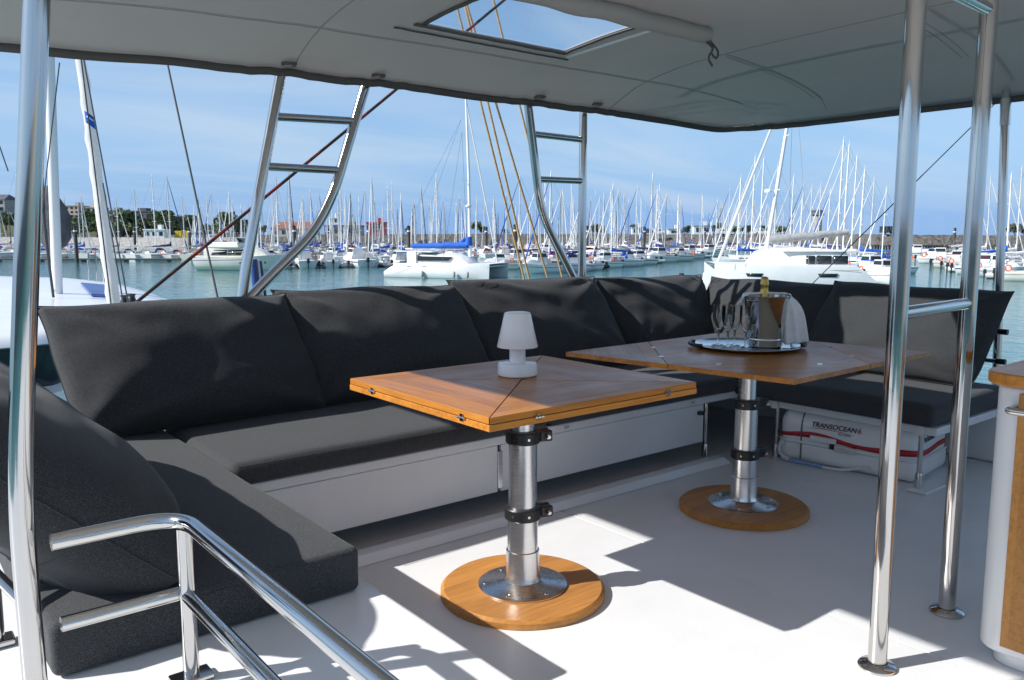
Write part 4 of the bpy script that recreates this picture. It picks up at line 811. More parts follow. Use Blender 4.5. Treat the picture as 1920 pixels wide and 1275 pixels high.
def gen_motor(L, hullm, seed=0, canopy=None, cabin_h=1.0):
    Bm = L * 0.37; F = 0.75 + L * 0.045; secs = hull_secs(L, Bm, F, stern=0.92, rake=1.1); P = [('hull', MB().loft(secs), hullm, None), ('deck', deck_of(secs), 'deck_pale', None)]
    st = MB()
    for s_ in (1, -1): st.loft([[(r[1][0], (r[1][1] + 0.012) * s_, r[1][2] - 0.06), (r[1][0], (r[1][1] + 0.014) * s_, r[1][2] + 0.05)] for r in secs[:-1]], 0, cap=False)
    P.append(('rubbing_strake', st, 'hull_navy' if seed % 2 else 'cover_grey', None))
    z = F; P.append(('cabin', trunk(-L * .12, L * .36, Bm * .70, Bm * .34, z, cabin_h * 0.55), 'hull_white', None))
    P.append(('wheelhouse', MB().box((-L * .02, 0, z + cabin_h * .5 + .35), (L * .26, Bm * .62, 0.9), 0, 0, 0.78), 'hull_white', None))
    w = MB(); hx, hy = L * .13, Bm * .31
    for s_ in (1, -1): w.add([(-L * .02 - hx * .8, s_ * (hy * .93 + .02), z + cabin_h * .5 + .30), (-L * .02 + hx * .82, s_ * (hy * .93 + .02), z + cabin_h * .5 + .30), (-L * .02 + hx * .72, s_ * (hy * .82 + .02), z + cabin_h * .5 + .70), (-L * .02 - hx * .72, s_ * (hy * .82 + .02), z + cabin_h * .5 + .70)], [(0, 1, 2, 3)], 0, False)
    xf = -L * .02 + hx; w.add([(xf * 1 + .01, -hy * .8, z + cabin_h * .5 + .28), (xf + .01, hy * .8, z + cabin_h * .5 + .28), (xf - hx * .17 + .015, hy * .7, z + cabin_h * .5 + .72), (xf - hx * .17 + .015, -hy * .7, z + cabin_h * .5 + .72)], [(0, 1, 2, 3)], 0, False)
    P.append(('window', w, 'tinted_glass', 'wheelhouse'))
    P.append(('outboard', MB().box((-L / 2 - .22, 0, F * .95), (0.42, 0.34, 0.55), 0, 0, .7).box((-L / 2 - .25, 0, F * .3), (0.16, 0.12, 0.9)), 'engine_black', None))
    ra = MB(); q = [(secs[i][0][0], secs[i][0][1] * .92, secs[i][0][2]) for i in range(6, 13)]
    for s_ in (1, -1): ra.tube([(p[0], p[1] * s_, p[2] + .5) for p in q], 0.02, 4); [ra.tube([(p[0], p[1] * s_, p[2]), (p[0], p[1] * s_, p[2] + .5)], 0.016, 4) for p in q[::2]]
    P.append(('bow_rail', ra, 'alu', None))
    if canopy: P.append(('canopy', MB().box((-L * .30, 0, z + 1.15), (L * .26, Bm * .66, .06)).tube([(-L * .42, Bm * .3, z), (-L * .42, Bm * .3, z + 1.15)], .02, 4).tube([(-L * .42, -Bm * .3, z), (-L * .42, -Bm * .3, z + 1.15)], .02, 4), canopy, None))
    if seed % 2 == 0: P.append(('lifebuoy', MB().tube([(-L * .2, Bm * .5 * (1) + .05, z + .3)] if False else [(-L * .35 + .28 * cos(k * pi / 6), -Bm * .46, z + .28 + .28 * sin(k * pi / 6)) for k in range(12)], 0.08, 6, closed=True), 'orange_plastic', None))
    return P
def gen_rib(L, tubem, seed=0):
    w = L * .36; pts = [(-L / 2, w / 2, .38), (0, w / 2, .38), (L * .28, w * .42, .42), (L * .44, w * .2, .5), (L * .5, 0, .55), (L * .44, -w * .2, .5), (L * .28, -w * .42, .42), (0, -w / 2, .38), (-L / 2, -w / 2, .38)]
    P = [('tube', MB().tube(bend(pts, .5, 3), 0.26, 9), tubem, None), ('floor', MB().prism([(-L / 2 + .1, -w * .4), (L * .2, -w * .4), (L * .42, 0), (L * .2, w * .4), (-L / 2 + .1, w * .4)], .02, .25), 'cover_grey', None)]
    P.append(('console', MB().box((-L * .05, 0, .75), (.5, .55, .95), 0, 0, .85), 'hull_white', None)); P.append(('outboard', MB().box((-L / 2 - .15, 0, .85), (.42, .34, .5), 0, 0, .7).box((-L / 2 - .2, 0, .35), (.15, .12, .8)), 'engine_black', None))
    P.append(('seat', MB().box((-L * .22, 0, .5), (.5, .6, .5)), 'engine_black' if seed % 2 else 'hull_white', None)); return P
def as_tree(name, P, label, cat, group):
    root = thing(name, label, cat, (0, 0, 0), 0, group); d = {}
    for nme, mb, m_, par in P: d[nme] = mb.build(nme, m_, d[par] if par else root)
    return root
def as_one(name, P):
    mats = []; mb = MB()
    for nme, q, m_, par in P:
        if m_ not in mats: mats.append(m_)
        b = len(mb.v); mb.v += q.v; mb.f += [[b + i for i in f] for f in q.f]; mb.m += [mats.index(m_)] * len(q.f); mb.s += q.s
    return mb.build(name, mats)
SAILS = [(10.5, 14.0, 'hull_white', 'cover_white', 'alu', 'cover_navy', 'cover_white', 'white-covered sailing boat'), (9.4, 12.6, 'hull_white', 'cover_blue', 'mast_white', 'cover_blue', 'cover_white', 'blue-covered sailing boat'),
         (11.6, 15.6, 'hull_white', 'cover_navy', 'alu', 'cover_navy', 'cover_navy', 'navy-covered sailing boat'), (8.6, 11.4, 'hull_cream', 'cover_grey', 'alu', 'cover_grey', 'cover_white', 'grey-covered cream sailing boat'),
         (10.0, 13.2, 'hull_navy', 'cover_white', 'alu', 'cover_grey', 'cover_white', 'navy-hulled sailing boat'), (9.8, 13.0, 'hull_white', 'cover_violet', 'mast_white', 'cover_violet', 'cover_blue', 'violet-covered sailing boat'),
         (8.2, 10.6, 'hull_white', 'cover_red', 'mast_dark', 'cover_red', 'cover_white', 'red-covered sailing boat'), (12.4, 17.0, 'hull_white', 'cover_white', 'mast_white', 'cover_grey', 'sailcloth', 'tall-masted white sailing boat')]
ST = []; SO = []
for i, (L, H, hm_, cv, mm_, hd_, gn, desc) in enumerate(SAILS):
    P = gen_sail(L, H, hm_, cv, mm_, hood=hd_, seed=i, lean=0.12 + 0.05 * (i % 3), genoa=gn)
    ST.append(as_tree('sailing_boat', P, 'x', 'sailboat', 'sailing boats in the marina')); SO.append(as_one('sailing_boat', P)); tag(SO[-1], 'x', 'sailboat', 'sailing boats in the marina')
MOT = [(6.4, 'hull_white', 'cover_blue', 'blue-awninged motor boat'), (7.2, 'hull_white', None, 'white cabin motor boat'), (5.8, 'hull_white', 'cover_red', 'red-awninged motor boat'), (6.8, 'hull_white', 'cover_white', 'pale-awninged motor boat'), (6.2, 'hull_cream', 'cover_navy', 'navy-awninged cream motor boat')]
MT = [as_tree('motor_boat', gen_motor(L, h_, i, c_, 1.0 + .1 * (i % 3)), 'x', 'motorboat', 'motor boats in the marina') for i, (L, h_, c_, _) in enumerate(MOT)]
RIBS = [(5.2, 'rib_grey', 'grey inflatable dinghy'), (4.6, 'hull_dark', 'black inflatable dinghy'), (5.6, 'hull_white', 'white inflatable dinghy'), (4.2, 'hull_red', 'dark red inflatable dinghy')]
RT = [as_tree('inflatable_boat', gen_rib(L, m_, i), 'x', 'dinghy', 'inflatable boats in the marina') for i, (L, m_, _) in enumerate(RIBS)]
used = set()
def sector(b):
    for lim, txt in ((130, 'by the bent pole'), (270, 'behind the white furled sail'), (380, 'left of the motor yacht'), (545, 'behind the motor yacht'), (690, 'inside the left ladder support'), (800, 'left of the blue-covered catamaran'), (920, 'behind the blue-covered catamaran'), (1010, 'behind the tan ropes'), (1100, 'inside the right ladder support'), (1230, 'right of the right ladder'), (1335, 'beside the open water'), (1480, 'behind the big catamaran bow'), (1660, 'behind the big catamaran cabin'), (1790, 'between the two right poles')):
        if b < lim: return txt
    return 'beyond the right poles'
FLEET = []
cnt = {}
def depthword(d): return 'front row' if d < 128 else ('second row' if d < 160 else ('middle rows' if d < 215 else 'far rows'))
def put(T, desc, bear, d, ang, kinds=None, sc=1.0, one=False):
    key = T.name
    if key in used: o = T.copy() if one else copy_tree(T)
    else: o = T; used.add(key)
    if one and o is not T: COL.objects.link(o)
    o.location = at(bear, d); o.rotation_euler.z = ang; o.scale = (sc, sc, sc)
    FLEET.append((desc + ', ' + depthword(d) + ' ' + sector(bear), bear, o, desc + ' in the marina'))
    return o
R2 = random.Random(21)
def sail(bear, d, ang, k=None, sc=None):
    k = R2.choice((0, 0, 0, 1, 1, 1, 2, 3, 3, 5, 6, 7, 7)) if k is None else k; sc = sc or R2.uniform(.86, 1.06); near = d < 165
    put((ST if near else SO)[k], SAILS[k][7], bear, d, ang, sc=sc, one=not near)
def motor(bear, d, ang, k=None): k = R2.randrange(5) if k is None else k; put(MT[k], MOT[k][3], bear, d, ang, sc=R2.uniform(.9, 1.15))
def rib(bear, d, ang, k=None): k = R2.randrange(4) if k is None else k; put(RT[k], RIBS[k][2], bear, d, ang, sc=R2.uniform(.9, 1.1))
J = lambda a: radians(R2.uniform(-a, a))
# left: sterns towards us behind a pontoon
for b_, k in ((196, 0), (222, 3), (254, 0), (290, 7), (316, 2), (346, 0), (372, 3)): sail(b_ + R2.uniform(-3, 3), 158, A_AWAY + radians(-14) + J(6), k)
for b_ in (-30, 5, 38, 92, 128, 160): sail(b_, R2.uniform(160, 172), A_AWAY + J(14))
for b_, d in ((20, 190), (60, 205), (110, 196), (150, 215)): sail(b_, d, A_R + J(20))
# front row left of centre: inflatables and motor boats
for i, b_ in enumerate((545, 572, 592, 614, 640, 668, 694, 722, 748)):
    (rib if i in (0, 2, 4, 7) else motor)(b_, 118 + i * 0.7, A_AWAY + radians(28) + J(14), (1, 0, 0, 3, 2, 1, 3, 0, 4)[i] if i not in (0, 2, 4, 7) else (1, 1, 0, 0)[(0, 2, 4, 7).index(i)])
for b_ in (490, 518, 548, 580, 612, 640, 668, 698, 726, 752, 778): sail(b_ + R2.uniform(-5, 5), R2.uniform(134, 146), A_AWAY + J(18) + R2.choice((0, pi)))
# centre: row that recedes along the open water, sterns to the channel
n_ = 17
for i in range(n_):
    t = i / (n_ - 1); b_ = 1010 + (1345 - 1010) * t ** 0.86; d = 1 / (1 / 101 + (1 / 185 - 1 / 101) * t) 
    (motor if i % 5 in (0, 2, 3) else (sail if i % 5 == 1 else rib))(b_, d, A_L + radians(28) + J(8), *(() if i % 5 != 1 else ()))
for b_, d in ((935, 112), (968, 116), (1003, 116), (1040, 119), (1075, 124)): motor(b_, d, A_L + radians(20) + J(12))
for b_, d in ((985, 128), (1022, 132), (1058, 128), (1098, 134), (1130, 142), (1165, 148), (1200, 152), (1236, 160)): sail(b_, d, A_L + radians(15) + J(10), None)
# the mass of masts behind
for d, lo, hi, sp_ in ((168, 392, 1270, 4.6), (186, 385, 1320, 4.6), (206, 380, 1350, 4.9), (228, 372, 1400, 5.4), (252, 372, 1470, 6.2), (282, 372, 1500, 7.4)):
    b_ = lo
    while b_ < hi:
        if R2.random() > 0.14: sail(b_, d + R2.uniform(-7, 7), R2.choice((A_AWAY, A_TO)) + J(16))
        b_ += (sp_ * R2.uniform(.7, 1.4)) * 1545 / d
for d, lo, hi, sp_ in ((150, 800, 1180, 4.6), (178, 400, 1290, 7.0), (152, 400, 800, 6.0)):
    b_ = lo
    while b_ < hi:
        motor(b_, d + R2.uniform(-4, 4), R2.choice((A_L, A_R, A_TO, A_AWAY)) + J(25)); b_ += sp_ * R2.uniform(.7, 1.3) * 1545 / d
# right of centre, behind the big catamaran
for b_, d, k, sc in ((1392, 118, 1, 1.0), (1420, 124, 7, .95), (1436, 132, 7, .98), (1462, 128, 0, 1.1), (1490, 140, 7, .85), (1508, 150, 2, .9), (1524, 160, 0, 1), (1540, 164, 0, 1.05), (1556, 156, 5, 1), (1584, 104, 7, .96), (1594, 112, 7, .98), (1608, 118, 7, .92), (1622, 110, 1, 1.05), (1640, 122, 0, .92), (1660, 100, 1, .8)): sail(b_, d, A_L + J(14), k, sc)
for i in range(10): sail(1350 + i * 17 + R2.uniform(-4, 4), R2.uniform(175, 230), A_L + J(25))
for b_, d in ((1655, 82), (1632, 88)): motor(b_, d, A_TO + J(20))
rib(1330, 74, A_TO + radians(40), 2)
# right bank of the channel
n_ = 13
for i in range(n_):
    t = i / (n_ - 1); b_ = 1935 + (1704 - 1935) * t ** 0.7; d = 1 / (1 / 84 + (1 / 195 - 1 / 84) * t)
    (motor if i % 3 != 1 else rib)(b_, d, A_R + radians(-28) + J(8))
for b_, d, k, sc in ((1905, 108, 7, .9), (1888, 118, 0, 1), (1870, 112, 1, 1), (1850, 126, 7, .85), (1832, 138, 0, 1.0), (1822, 150, 7, .8), (1808, 160, 0, 1), (1798, 172, 3, 1), (1925, 128, 2, .9), (1945, 112, 0, .95)): sail(b_, d, A_R + J(12), k, sc)
# ------------------------------------------------------------------ three large boats
def cat_hull(L, w, F, y, flip=1, reverse=0.0):
    secs = []
    for i in range(15):
        t = i / 14; x = -L / 2 + L * t; b = w / 2 * (0.85 + 0.5 * t if t < 0.3 else 1.0) * (1 - max(0, (t - .5) / .5) ** 2.2) + .03; sh = F * min(1, 0.42 + t * 5.0) * (1 + .04 * t); row = []
        for fb, fz in ((.92, 1), (1.0, .90), (1.0, .45), (.9, .05), (.5, -.1), (0, -.15)): row.append((x + (1 - max(0, fz)) * (-.15) * max(0, t - .6), b * fb, sh * fz if fz > 0 else fz * 3))
        secs.append([(p[0], p[1] + y, p[2]) for p in row] + [(p[0], -p[1] + y, p[2]) for p in row[-2::-1]] )
    return secs
ca = thing('catamaran', 'white catamaran with bright blue sail cover moored in the open water', 'catamaran', at(840, 93) , A_R - radians(22)); ca.scale = (1.07, 1.05, .86)
for s_ in (-1, 1): h_ = cat_hull(11.7, 1.7, 1.75, s_ * 2.5); MB().loft(h_).build('hull', 'hull_white', ca); deck_of(h_, 0, -.0).build('hull_deck', 'hull_white', ca)
MB().loft([[(r[1][0], -2.5 - .87, 1.15 * min(1, .5 + i * .3)), (r[1][0], -2.5 - .88, 1.19 * min(1, .5 + i * .3))] for i, r in enumerate(cat_hull(11.7, 1.7, 1.75, 0)[2:9])], cap=False).build('stripe', 'cover_grey', ca)
MB().b2((-5.2, -2.2, .75), (2.6, 2.2, 1.72)).build('bridge_deck', 'hull_white', ca, bevel=.1)
sal = trunk(-3.2, 3.0, 4.6, 3.2, 1.70, 1.25, .86, 9).build('saloon', 'hull_white', ca)
for s_ in (-1, 1): MB().add([(-2.4, s_ * 2.30, 2.15), (1.0, s_ * 1.98, 2.15), (1.5, s_ * 1.78, 2.65), (-2.4, s_ * 2.15, 2.72)], [(0, 1, 2, 3)], 0, False).build('window', 'tinted_glass', sal)
MB().tube([(-3.3, -2.1, 1.7), (-2.3, -2.0, 3.3), (-2.3, 2.0, 3.3), (-3.3, 2.1, 1.7)], .09, 8).b2((-5.0, -2.1, 3.26), (-0.8, 2.1, 3.36)).build('hard_top', 'hull_white', ca)
[MB().b2((-3.6, s_ * 2.31 - .05, 1.7), (-2.5, s_ * 2.31 + .05, 3.25)).build('arch', 'hull_white', ca, bevel=.03) for s_ in (-1, 1)]
ms = MB().tube([(2.6, 0, 2.6), (2.5, 0, 13), (2.2, 0, 24)], [.16, .15, .10], 10).build('mast', 'mast_white', ca)
for z_ in (9.6, 12.4): MB().tube([(2.0, -1.0, z_), (2.0, 1.0, z_)], .035, 5).build('spreader', 'mast_white', ms)
MB().lathe([(0, 0), (.30, 0), (.32, .12), (.25, .26), (0, .28)], (2.45, 0, 9.0), 16).build('radar', 'hull_white', ms)
pts = [(2.4 - i * .6, .05 * sin(i), 4.15 + .05 * sin(i * 2.1) - .015 * i) for i in range(12)]; MB().tube(pts, [.44 - .012 * i for i in range(12)], 10).tube([(2.4, 0, 4.1), (2.5, 0, 5.2)], [.46, .26], 10).tube([(1.7, 0, 4.5), (2.0, 0, 4.95)], [.3, .2], 8).build('sail_cover', 'cover_blue', ca)
MB().tube([(1.75, 0, 3.62), (-5.0, 0, 3.60)], .10, 8).build('boom', 'mast_white', ca)
MB().tube([(5.7, 0, 1.7), (2.2, 0, 22.5)], .075, 7).build('furled_sail', 'sailcloth', ca)
rg = MB(); [rg.tube([(0.9, s_ * 3.1, 1.8), (1.75, 0, 18.4)], .018, 4) for s_ in (-1, 1)]; rg.tube([(-5.8, -2.4, 1.7), (1.7, 0, 20)], .016, 4); rg.tube([(-5.8, 2.4, 1.7), (1.7, 0, 20)], .016, 4); rg.build('rigging', 'wire', ca)
MB().tube([(5.6, -2.6, 1.5), (5.6, 2.6, 1.5)], .11, 8).build('crossbeam', 'alu', ca); MB().add([(2.6, -1.9, 1.55), (5.5, -1.9, 1.5), (5.5, 1.9, 1.5), (2.6, 1.9, 1.55)], [(0, 1, 2, 3)]).build('trampoline', 'cover_grey', ca, solid=.02)
for x_ in (-1.2, 2.4, 3.9): MB().tube([(x_, -3.50, .95), (x_, -3.52, .75), (x_, -3.53, .25), (x_, -3.52, .1)], [.03, .15, .15, .05], 8).build('fender', 'cover_grey', ca)
for x_ in (-2.8, -1.0): MB().box((x_, -3.37, 1.48), (.5, .03, .07)).build('porthole', 'tinted_glass', ca)
# flybridge motor yacht
my = thing('motor_yacht', 'white flybridge motor yacht moored in front of the sailing boats', 'motor yacht', at(456, 111), A_R - radians(10))
hs = hull_secs(12.4, 3.9, 1.75, stern=.96, rake=1.5); MB().loft(hs).build('hull', 'hull_cream', my); deck_of(hs).build('deck', 'hull_cream', my)
MB().loft([[(r[1][0], -(r[1][1] + .02), r[1][2] + .10), (r[1][0], -(r[1][1] + .025), r[1][2] + .17)] for r in hs[:-1]], cap=False).build('rubbing_strake', 'stripe_blue', my)
sp_ = trunk(-4.6, 4.2, 3.4, 1.9, 1.70, 1.35, .86, 10).build('superstructure', 'hull_cream', my)
for xa, xb in ((-3.4, -1.6), (-1.4, 0.5)): MB().add([(xa - .2, -1.70 + (xa + 4.6) * .075, 2.0), (xb, -1.70 + (xb + 4.6) * .078, 2.0), (xb + .35, -1.56 + (xb + 4.6) * .078, 2.72), (xa + .25, -1.56 + (xa + 4.6) * .075, 2.72)], [(0, 1, 2, 3)], 0, False).build('window', 'tinted_glass', sp_, solid=.03)
MB().box((-1.9, 0, 3.35), (4.6, 3.0, .75), 0, 0, .9).build('flybridge', 'hull_cream', my, bevel=.12, seg=3)
MB().add([(.30, -1.2, 3.7), (.30, 1.2, 3.7), (-.15, 1.1, 4.25), (-.15, -1.1, 4.25)], [(0, 1, 2, 3)]).build('windscreen', 'tinted_glass', my, solid=.03)
MB().tube([(-3.6, -1.4, 3.6), (-3.9, -1.3, 4.7), (-3.9, 1.3, 4.7), (-3.6, 1.4, 3.6)], .06, 6).tube([(-3.9, 0, 4.7), (-4.0, 0, 7.0)], .03, 5).build('radar_arch', 'hull_white', my)
for x_ in (-4.6, 0.6, 1.9, 4.0): MB().lathe([(0, 0), (.14, 0), (.14, .04), (0, .04)], (0, 0, 0), 12).build('porthole', 'tinted_glass', my).matrix_local = Matrix.Translation((x_, -hs[6][2][1] * (1 if x_ < 2 else .80) - .0, 1.05)) @ Matrix.Rotation(pi / 2, 4, 'X')
ra = MB(); q = [(hs[i][0][0], hs[i][0][1] * .93, hs[i][0][2]) for i in range(5, 13)]
for s_ in (1, -1): ra.tube([(p[0], p[1] * s_, p[2] + .65) for p in q], .025, 4); [ra.tube([(p[0], p[1] * s_, p[2]), (p[0], p[1] * s_, p[2] + .65)], .018, 4) for p in q]
ra.build('bow_rail', 'alu', my)
# big catamaran on the right
cb_ = thing('catamaran', 'large white sailing catamaran with dark hull windows and grey boom cover behind the right pillows', 'catamaran', at(1472, 67), A_L - radians(4)); cb_.scale = (.93, .93, .96)
for s_ in (-1, 1): h_ = cat_hull(13.2, 1.9, 2.45, s_ * 2.7); MB().loft(h_).build('hull', 'hull_white', cb_); deck_of(h_, 0, 0).build('hull_deck', 'hull_white', cb_)
hb = lambda x_: 2.7 + .95 * (1 - max(0, ((x_ + 6.6) / 13.2 - .5) / .5) ** 2.2) + .05
for xa, xb in ((2.75, 4.15), (-3.3, -1.65)): MB().add([(xa + .12, hb(xa), 1.52), (xb - .18, hb(xb), 1.52), (xb, hb(xb), 1.80), (xa, hb(xa), 1.80)], [(0, 1, 2, 3)], 0, False).build('hull_window', 'tinted_glass', cb_, solid=.03)
MB().loft([[(x_, hb(x_) - .03, 2.05), (x_, hb(x_) - .03, 2.08)] for x_ in [-5 + i * .8 for i in range(13)]], cap=False).build('stripe', 'cover_grey', cb_, solid=.01)
MB().b2((-5.4, -2.4, .9), (3.2, 2.4, 2.42)).build('bridge_deck', 'hull_white', cb_, bevel=.1)
sal = MB().loft([[(x_, w_, 2.35), (x_ - .1, w_ * .96, 2.35 + h_ * .72), (x_ - .1, w_ * .86, 2.35 + h_), (x_ - .1, -w_ * .86, 2.35 + h_), (x_ - .1, -w_ * .96, 2.35 + h_ * .72), (x_, -w_, 2.35)] for x_, w_, h_ in ((-4.2, 2.75, 1.22), (-2, 2.75, 1.45), (0, 2.7, 1.5), (1.6, 2.5, 1.40), (2.5, 2.2, 1.1), (3.3, 1.7, .25))]).build('coachroof', 'hull_white', cb_)
for xa, xb in ((-4.35, -3.1), (-3.0, -1.75), (-1.65, -.9)): MB().add([(xa, 2.80, 2.55), (xb, 2.80, 2.55), (xb - .04, 2.73, 3.22), (xa, 2.73, 3.20)], [(0, 1, 2, 3)], 0, False).build('window', 'tinted_glass', sal, solid=.03)
MB().b2((-5.3, -2.75, 3.50), (1.0, 2.78, 3.62)).build('hard_top', 'hull_white', cb_, bevel=.04)
for y_ in (-2.6, 2.6): MB().tube([(-5.1, y_, 2.4), (-5.1, y_, 3.5)], .05, 6).build('hard_top_post', 'alu', cb_)
ms = MB().tube([(1.75, 0, 3.5), (1.0, 0, 9), (-0.6, 0, 21.5)], [.17, .16, .11], 10).build('mast', 'mast_white', cb_)
for z_ in (8.6, 13.0): MB().tube([(2.1 - z_ * .127, -1.0, z_), (2.1 - z_ * .127, 1.0, z_)], .035, 5).build('spreader', 'mast_white', ms)
MB().lathe([(0, 0), (.32, 0), (.34, .12), (.26, .26), (0, .28)], (1.75, 0, 8.4), 16).build('radar', 'hull_white', ms)
pts = [(1.45 - i * .55, .03 * sin(i), 4.45 + .055 * i + .03 * sin(i * 1.7)) for i in range(13)]; MB().tube(pts, [.42 - .014 * i for i in range(13)], 10).build('sail_cover', 'cover_grey', cb_)
MB().tube([(5.9, 0, 2.5), (-0.1, 0, 18.5)], [.13, .09], 8).build('furled_sail', 'sailcloth', cb_)
MB().tube([(6.1, -2.7, 2.35), (6.1, 2.7, 2.35)], .12, 8).build('crossbeam', 'alu', cb_)
rg = MB(); [rg.tube([(-1.0, s_ * 3.4, 2.5), (0.05, 0, 19)], .02, 4) for s_ in (-1, 1)]; rg.build('rigging', 'wire', cb_)
ra = MB(); [ra.tube([(x_, 3.4, 2.5), (x_, 3.4, 3.1)], .016, 4) for x_ in (5.6, 4.4)]; ra.tube([(6.2, 3.1, 3.05), (4.4, 3.4, 3.1)], .014, 4); ra.build('bow_rail', 'alu', cb_)
# ------------------------------------------------------------------ neighbouring boat on the left
nb = thing('neighbour_boat', 'large white boat deck close by at the left, under the furled sail', 'sailboat', at(100, 14, WZ)); B = R(nb)
out = [(-160, 8.6), (90, 9.7), (200, 11.0), (290, 12.0), (338, 13.2), (330, 14.6), (280, 17.0), (220, 20.0), (130, 22.5), (0, 23.5), (-160, 23.5)]
def nz_(k): return 0.13
rim = []
for i in range(len(out)):
    a, b = out[i], out[(i + 1) % len(out)]
    for j in range(4): t = j / 4; rim.append(at(a[0] + (b[0] - a[0]) * t, a[1] + (b[1] - a[1]) * t, 0.0))
cen = at(40, 14.5, 0); vs = []; fs = []; n = len(rim); rings = [(1.0, 0.02), (.985, .10), (.95, .15), (.8, .21), (.55, .27), (.25, .31)]
for f_, z_ in rings: vs += [tuple(cen.lerp(p, f_) + Vector((0, 0, z_))) for p in rim]
vs.append((cen.x, cen.y, .32))
for k in range(len(rings) - 1): fs += [(k * n + i, k * n + (i + 1) % n, (k + 1) * n + (i + 1) % n, (k + 1) * n + i) for i in range(n)]
fs += [((len(rings) - 1) * n + i, (len(rings) - 1) * n + (i + 1) % n, len(rings) * n) for i in range(n)]
B(MB().add(vs, fs), 'coachroof', 'gelcoat', sharp=35)
vs = []; 
for f_, z_ in ((.995, .02), (.96, -.02), (.93, -.55), (.98, -.6), (1.0, -1.1), (.97, -3.6)): vs += [tuple(cen.lerp(p, f_) + Vector((0, 0, z_))) for p in rim]
B(MB().add(vs, [(k * n + i, k * n + (i + 1) % n, (k + 1) * n + (i + 1) % n, (k + 1) * n + i) for k in (0, 2, 3, 4) for i in range(n)]), 'hull', 'hull_white')
B(MB().add([tuple(cen.lerp(p, .96) + Vector((0, 0, -.021))) for p in rim] + [tuple(cen.lerp(p, .93) + Vector((0, 0, -.55))) for p in rim], [(i, (i + 1) % n, n + (i + 1) % n, n + i) for i in range(n)]), 'window_band', 'tinted_glass')
q = [at(152, 16.6, .30), at(196, 16.2, .28), at(206, 13.6, .27), at(170, 13.6, .29)]; hq = sum(q, Vector()) / 4
B(MB().add([tuple(p) for p in q] + [tuple(p + Vector((0, 0, .05))) for p in q], [(3, 2, 1, 0), (4, 5, 6, 7), (0, 1, 5, 4), (1, 2, 6, 5), (2, 3, 7, 6), (3, 0, 4, 7)], 0, False), 'hatch', 'stripe_blue', bevel=.01)
B(MB().tube([(2.745, 15.757, .1), (2.80, 15.71, 2.2), (2.861, 15.664, 4.334), (2.98, 15.55, 9)], [.082, .08, .078, .07], 14), 'mast', 'mast_white')
gp = [Vector((2.610, 11.10, -.35)).lerp(Vector((2.671, 12.609, 3.723)), i / 40 * 1.5) for i in range(41)]
B(MB().tube([p + Vector((.008 * sin(i * 1.9), 0, 0)) for i, p in enumerate(gp)], [(0.04 if i < 1 else .082 - .0006 * i + .006 * sin(i * 2.4)) for i in range(41)], 14), 'furled_sail', 'sailcloth')
q0 = Vector((2.610, 11.10, -.35)).lerp(Vector((2.671, 12.609, 3.723)), .785); ax = (Vector((2.671, 12.609, 3.723)) - Vector((2.610, 11.10, -.35))).normalized()
bv = [tuple(q0 + ax * (k * .085 - .02 * j) + (RGT * sin(radians(-5 + 17 * j)) - FWD * cos(radians(-5 + 17 * j))) * .083) for k in (-1, 1) for j in range(6)]
B(MB().add(bv, [(j, j + 1, 7 + j, 6 + j) for j in range(5)]), 'sail_badge', 'cover_blue', solid=.004)
bv = [tuple(q0 + ax * (k * .012 - .02 * j + .02) + (RGT * sin(radians(-5 + 17 * j)) - FWD * cos(radians(-5 + 17 * j))) * .0865) for k in (-1, 1) for j in range(1, 5)]
B(MB().add(bv, [(j, j + 1, 5 + j, 4 + j) for j in range(3)]), 'sail_badge_mark', 'hull_white', solid=.003)
def bag(bears, d0, name):
    secs = []
    for k, (b0, b1, z_) in enumerate(bears):
        row = []
        for j in range(14):
            a = 2 * pi * j / 14; bb = (b0 + b1) / 2 + (b1 - b0) / 2 * cos(a) * (1 + .10 * noise.noise(Vector((j * .9, k * .8, 1)))); row.append(tuple(at(bb, d0 + .16 * sin(a) * (1 + .3 * noise.noise(Vector((j * .7, k * .9, 4)))), z_ + .05 * noise.noise(Vector((j * .6, k, 2))))))
        secs.append(row)
    B(MB().loft(secs, closed=True), name, 'cover_bag', sharp=60)
bag([(100, 108, 2.14), (88, 121, 1.98), (78, 134, 1.80), (73, 141, 1.60), (73, 142, 1.42), (78, 141, 1.25), (88, 130, 1.10), (98, 112, 1.0)], 14.7, 'boom_cover')
for a, b in (((178, 10.5, 3.64), (207, 10.4, .35)), ((183, 10.5, 3.51), (243, 10.0, .25)), ((205, 10.6, 1.95), (232, 10.2, .3)), ((140, 12, 3.7), (60, 14, .3)), ((-10, 12, 3.4), (32, 12, 2.2))): B(MB().tube([at(a[0], a[1], a[2]), at(b[0], b[1], b[2])], .009, 6), 'rigging', 'cable')
B(MB().tube([at(94, 13.2, 2.2), at(92, 13.2, 1.5), at(95, 13.2, .9), at(99, 13.2, .3)], .022, 6), 'halyard', 'cable')
for b_ in (232, 246): B(MB().lathe([(0, 0), (.07, 0), (.06, .05), (.045, .09), (.07, .13), (0, .14)], tuple(at(b_, 12.6 + (b_ - 232) * .02, .25)), 14), 'winch', 'black_plastic')
B(MB().tube(bend([at(168, 20, .15), at(170, 20, .95), at(196, 19.5, .85), at(196, 19.5, .1)], .1), .02, 6).tube([at(183, 19.7, .1), at(183, 19.7, .9)], .015, 6), 'hoop_rail', 'steel')

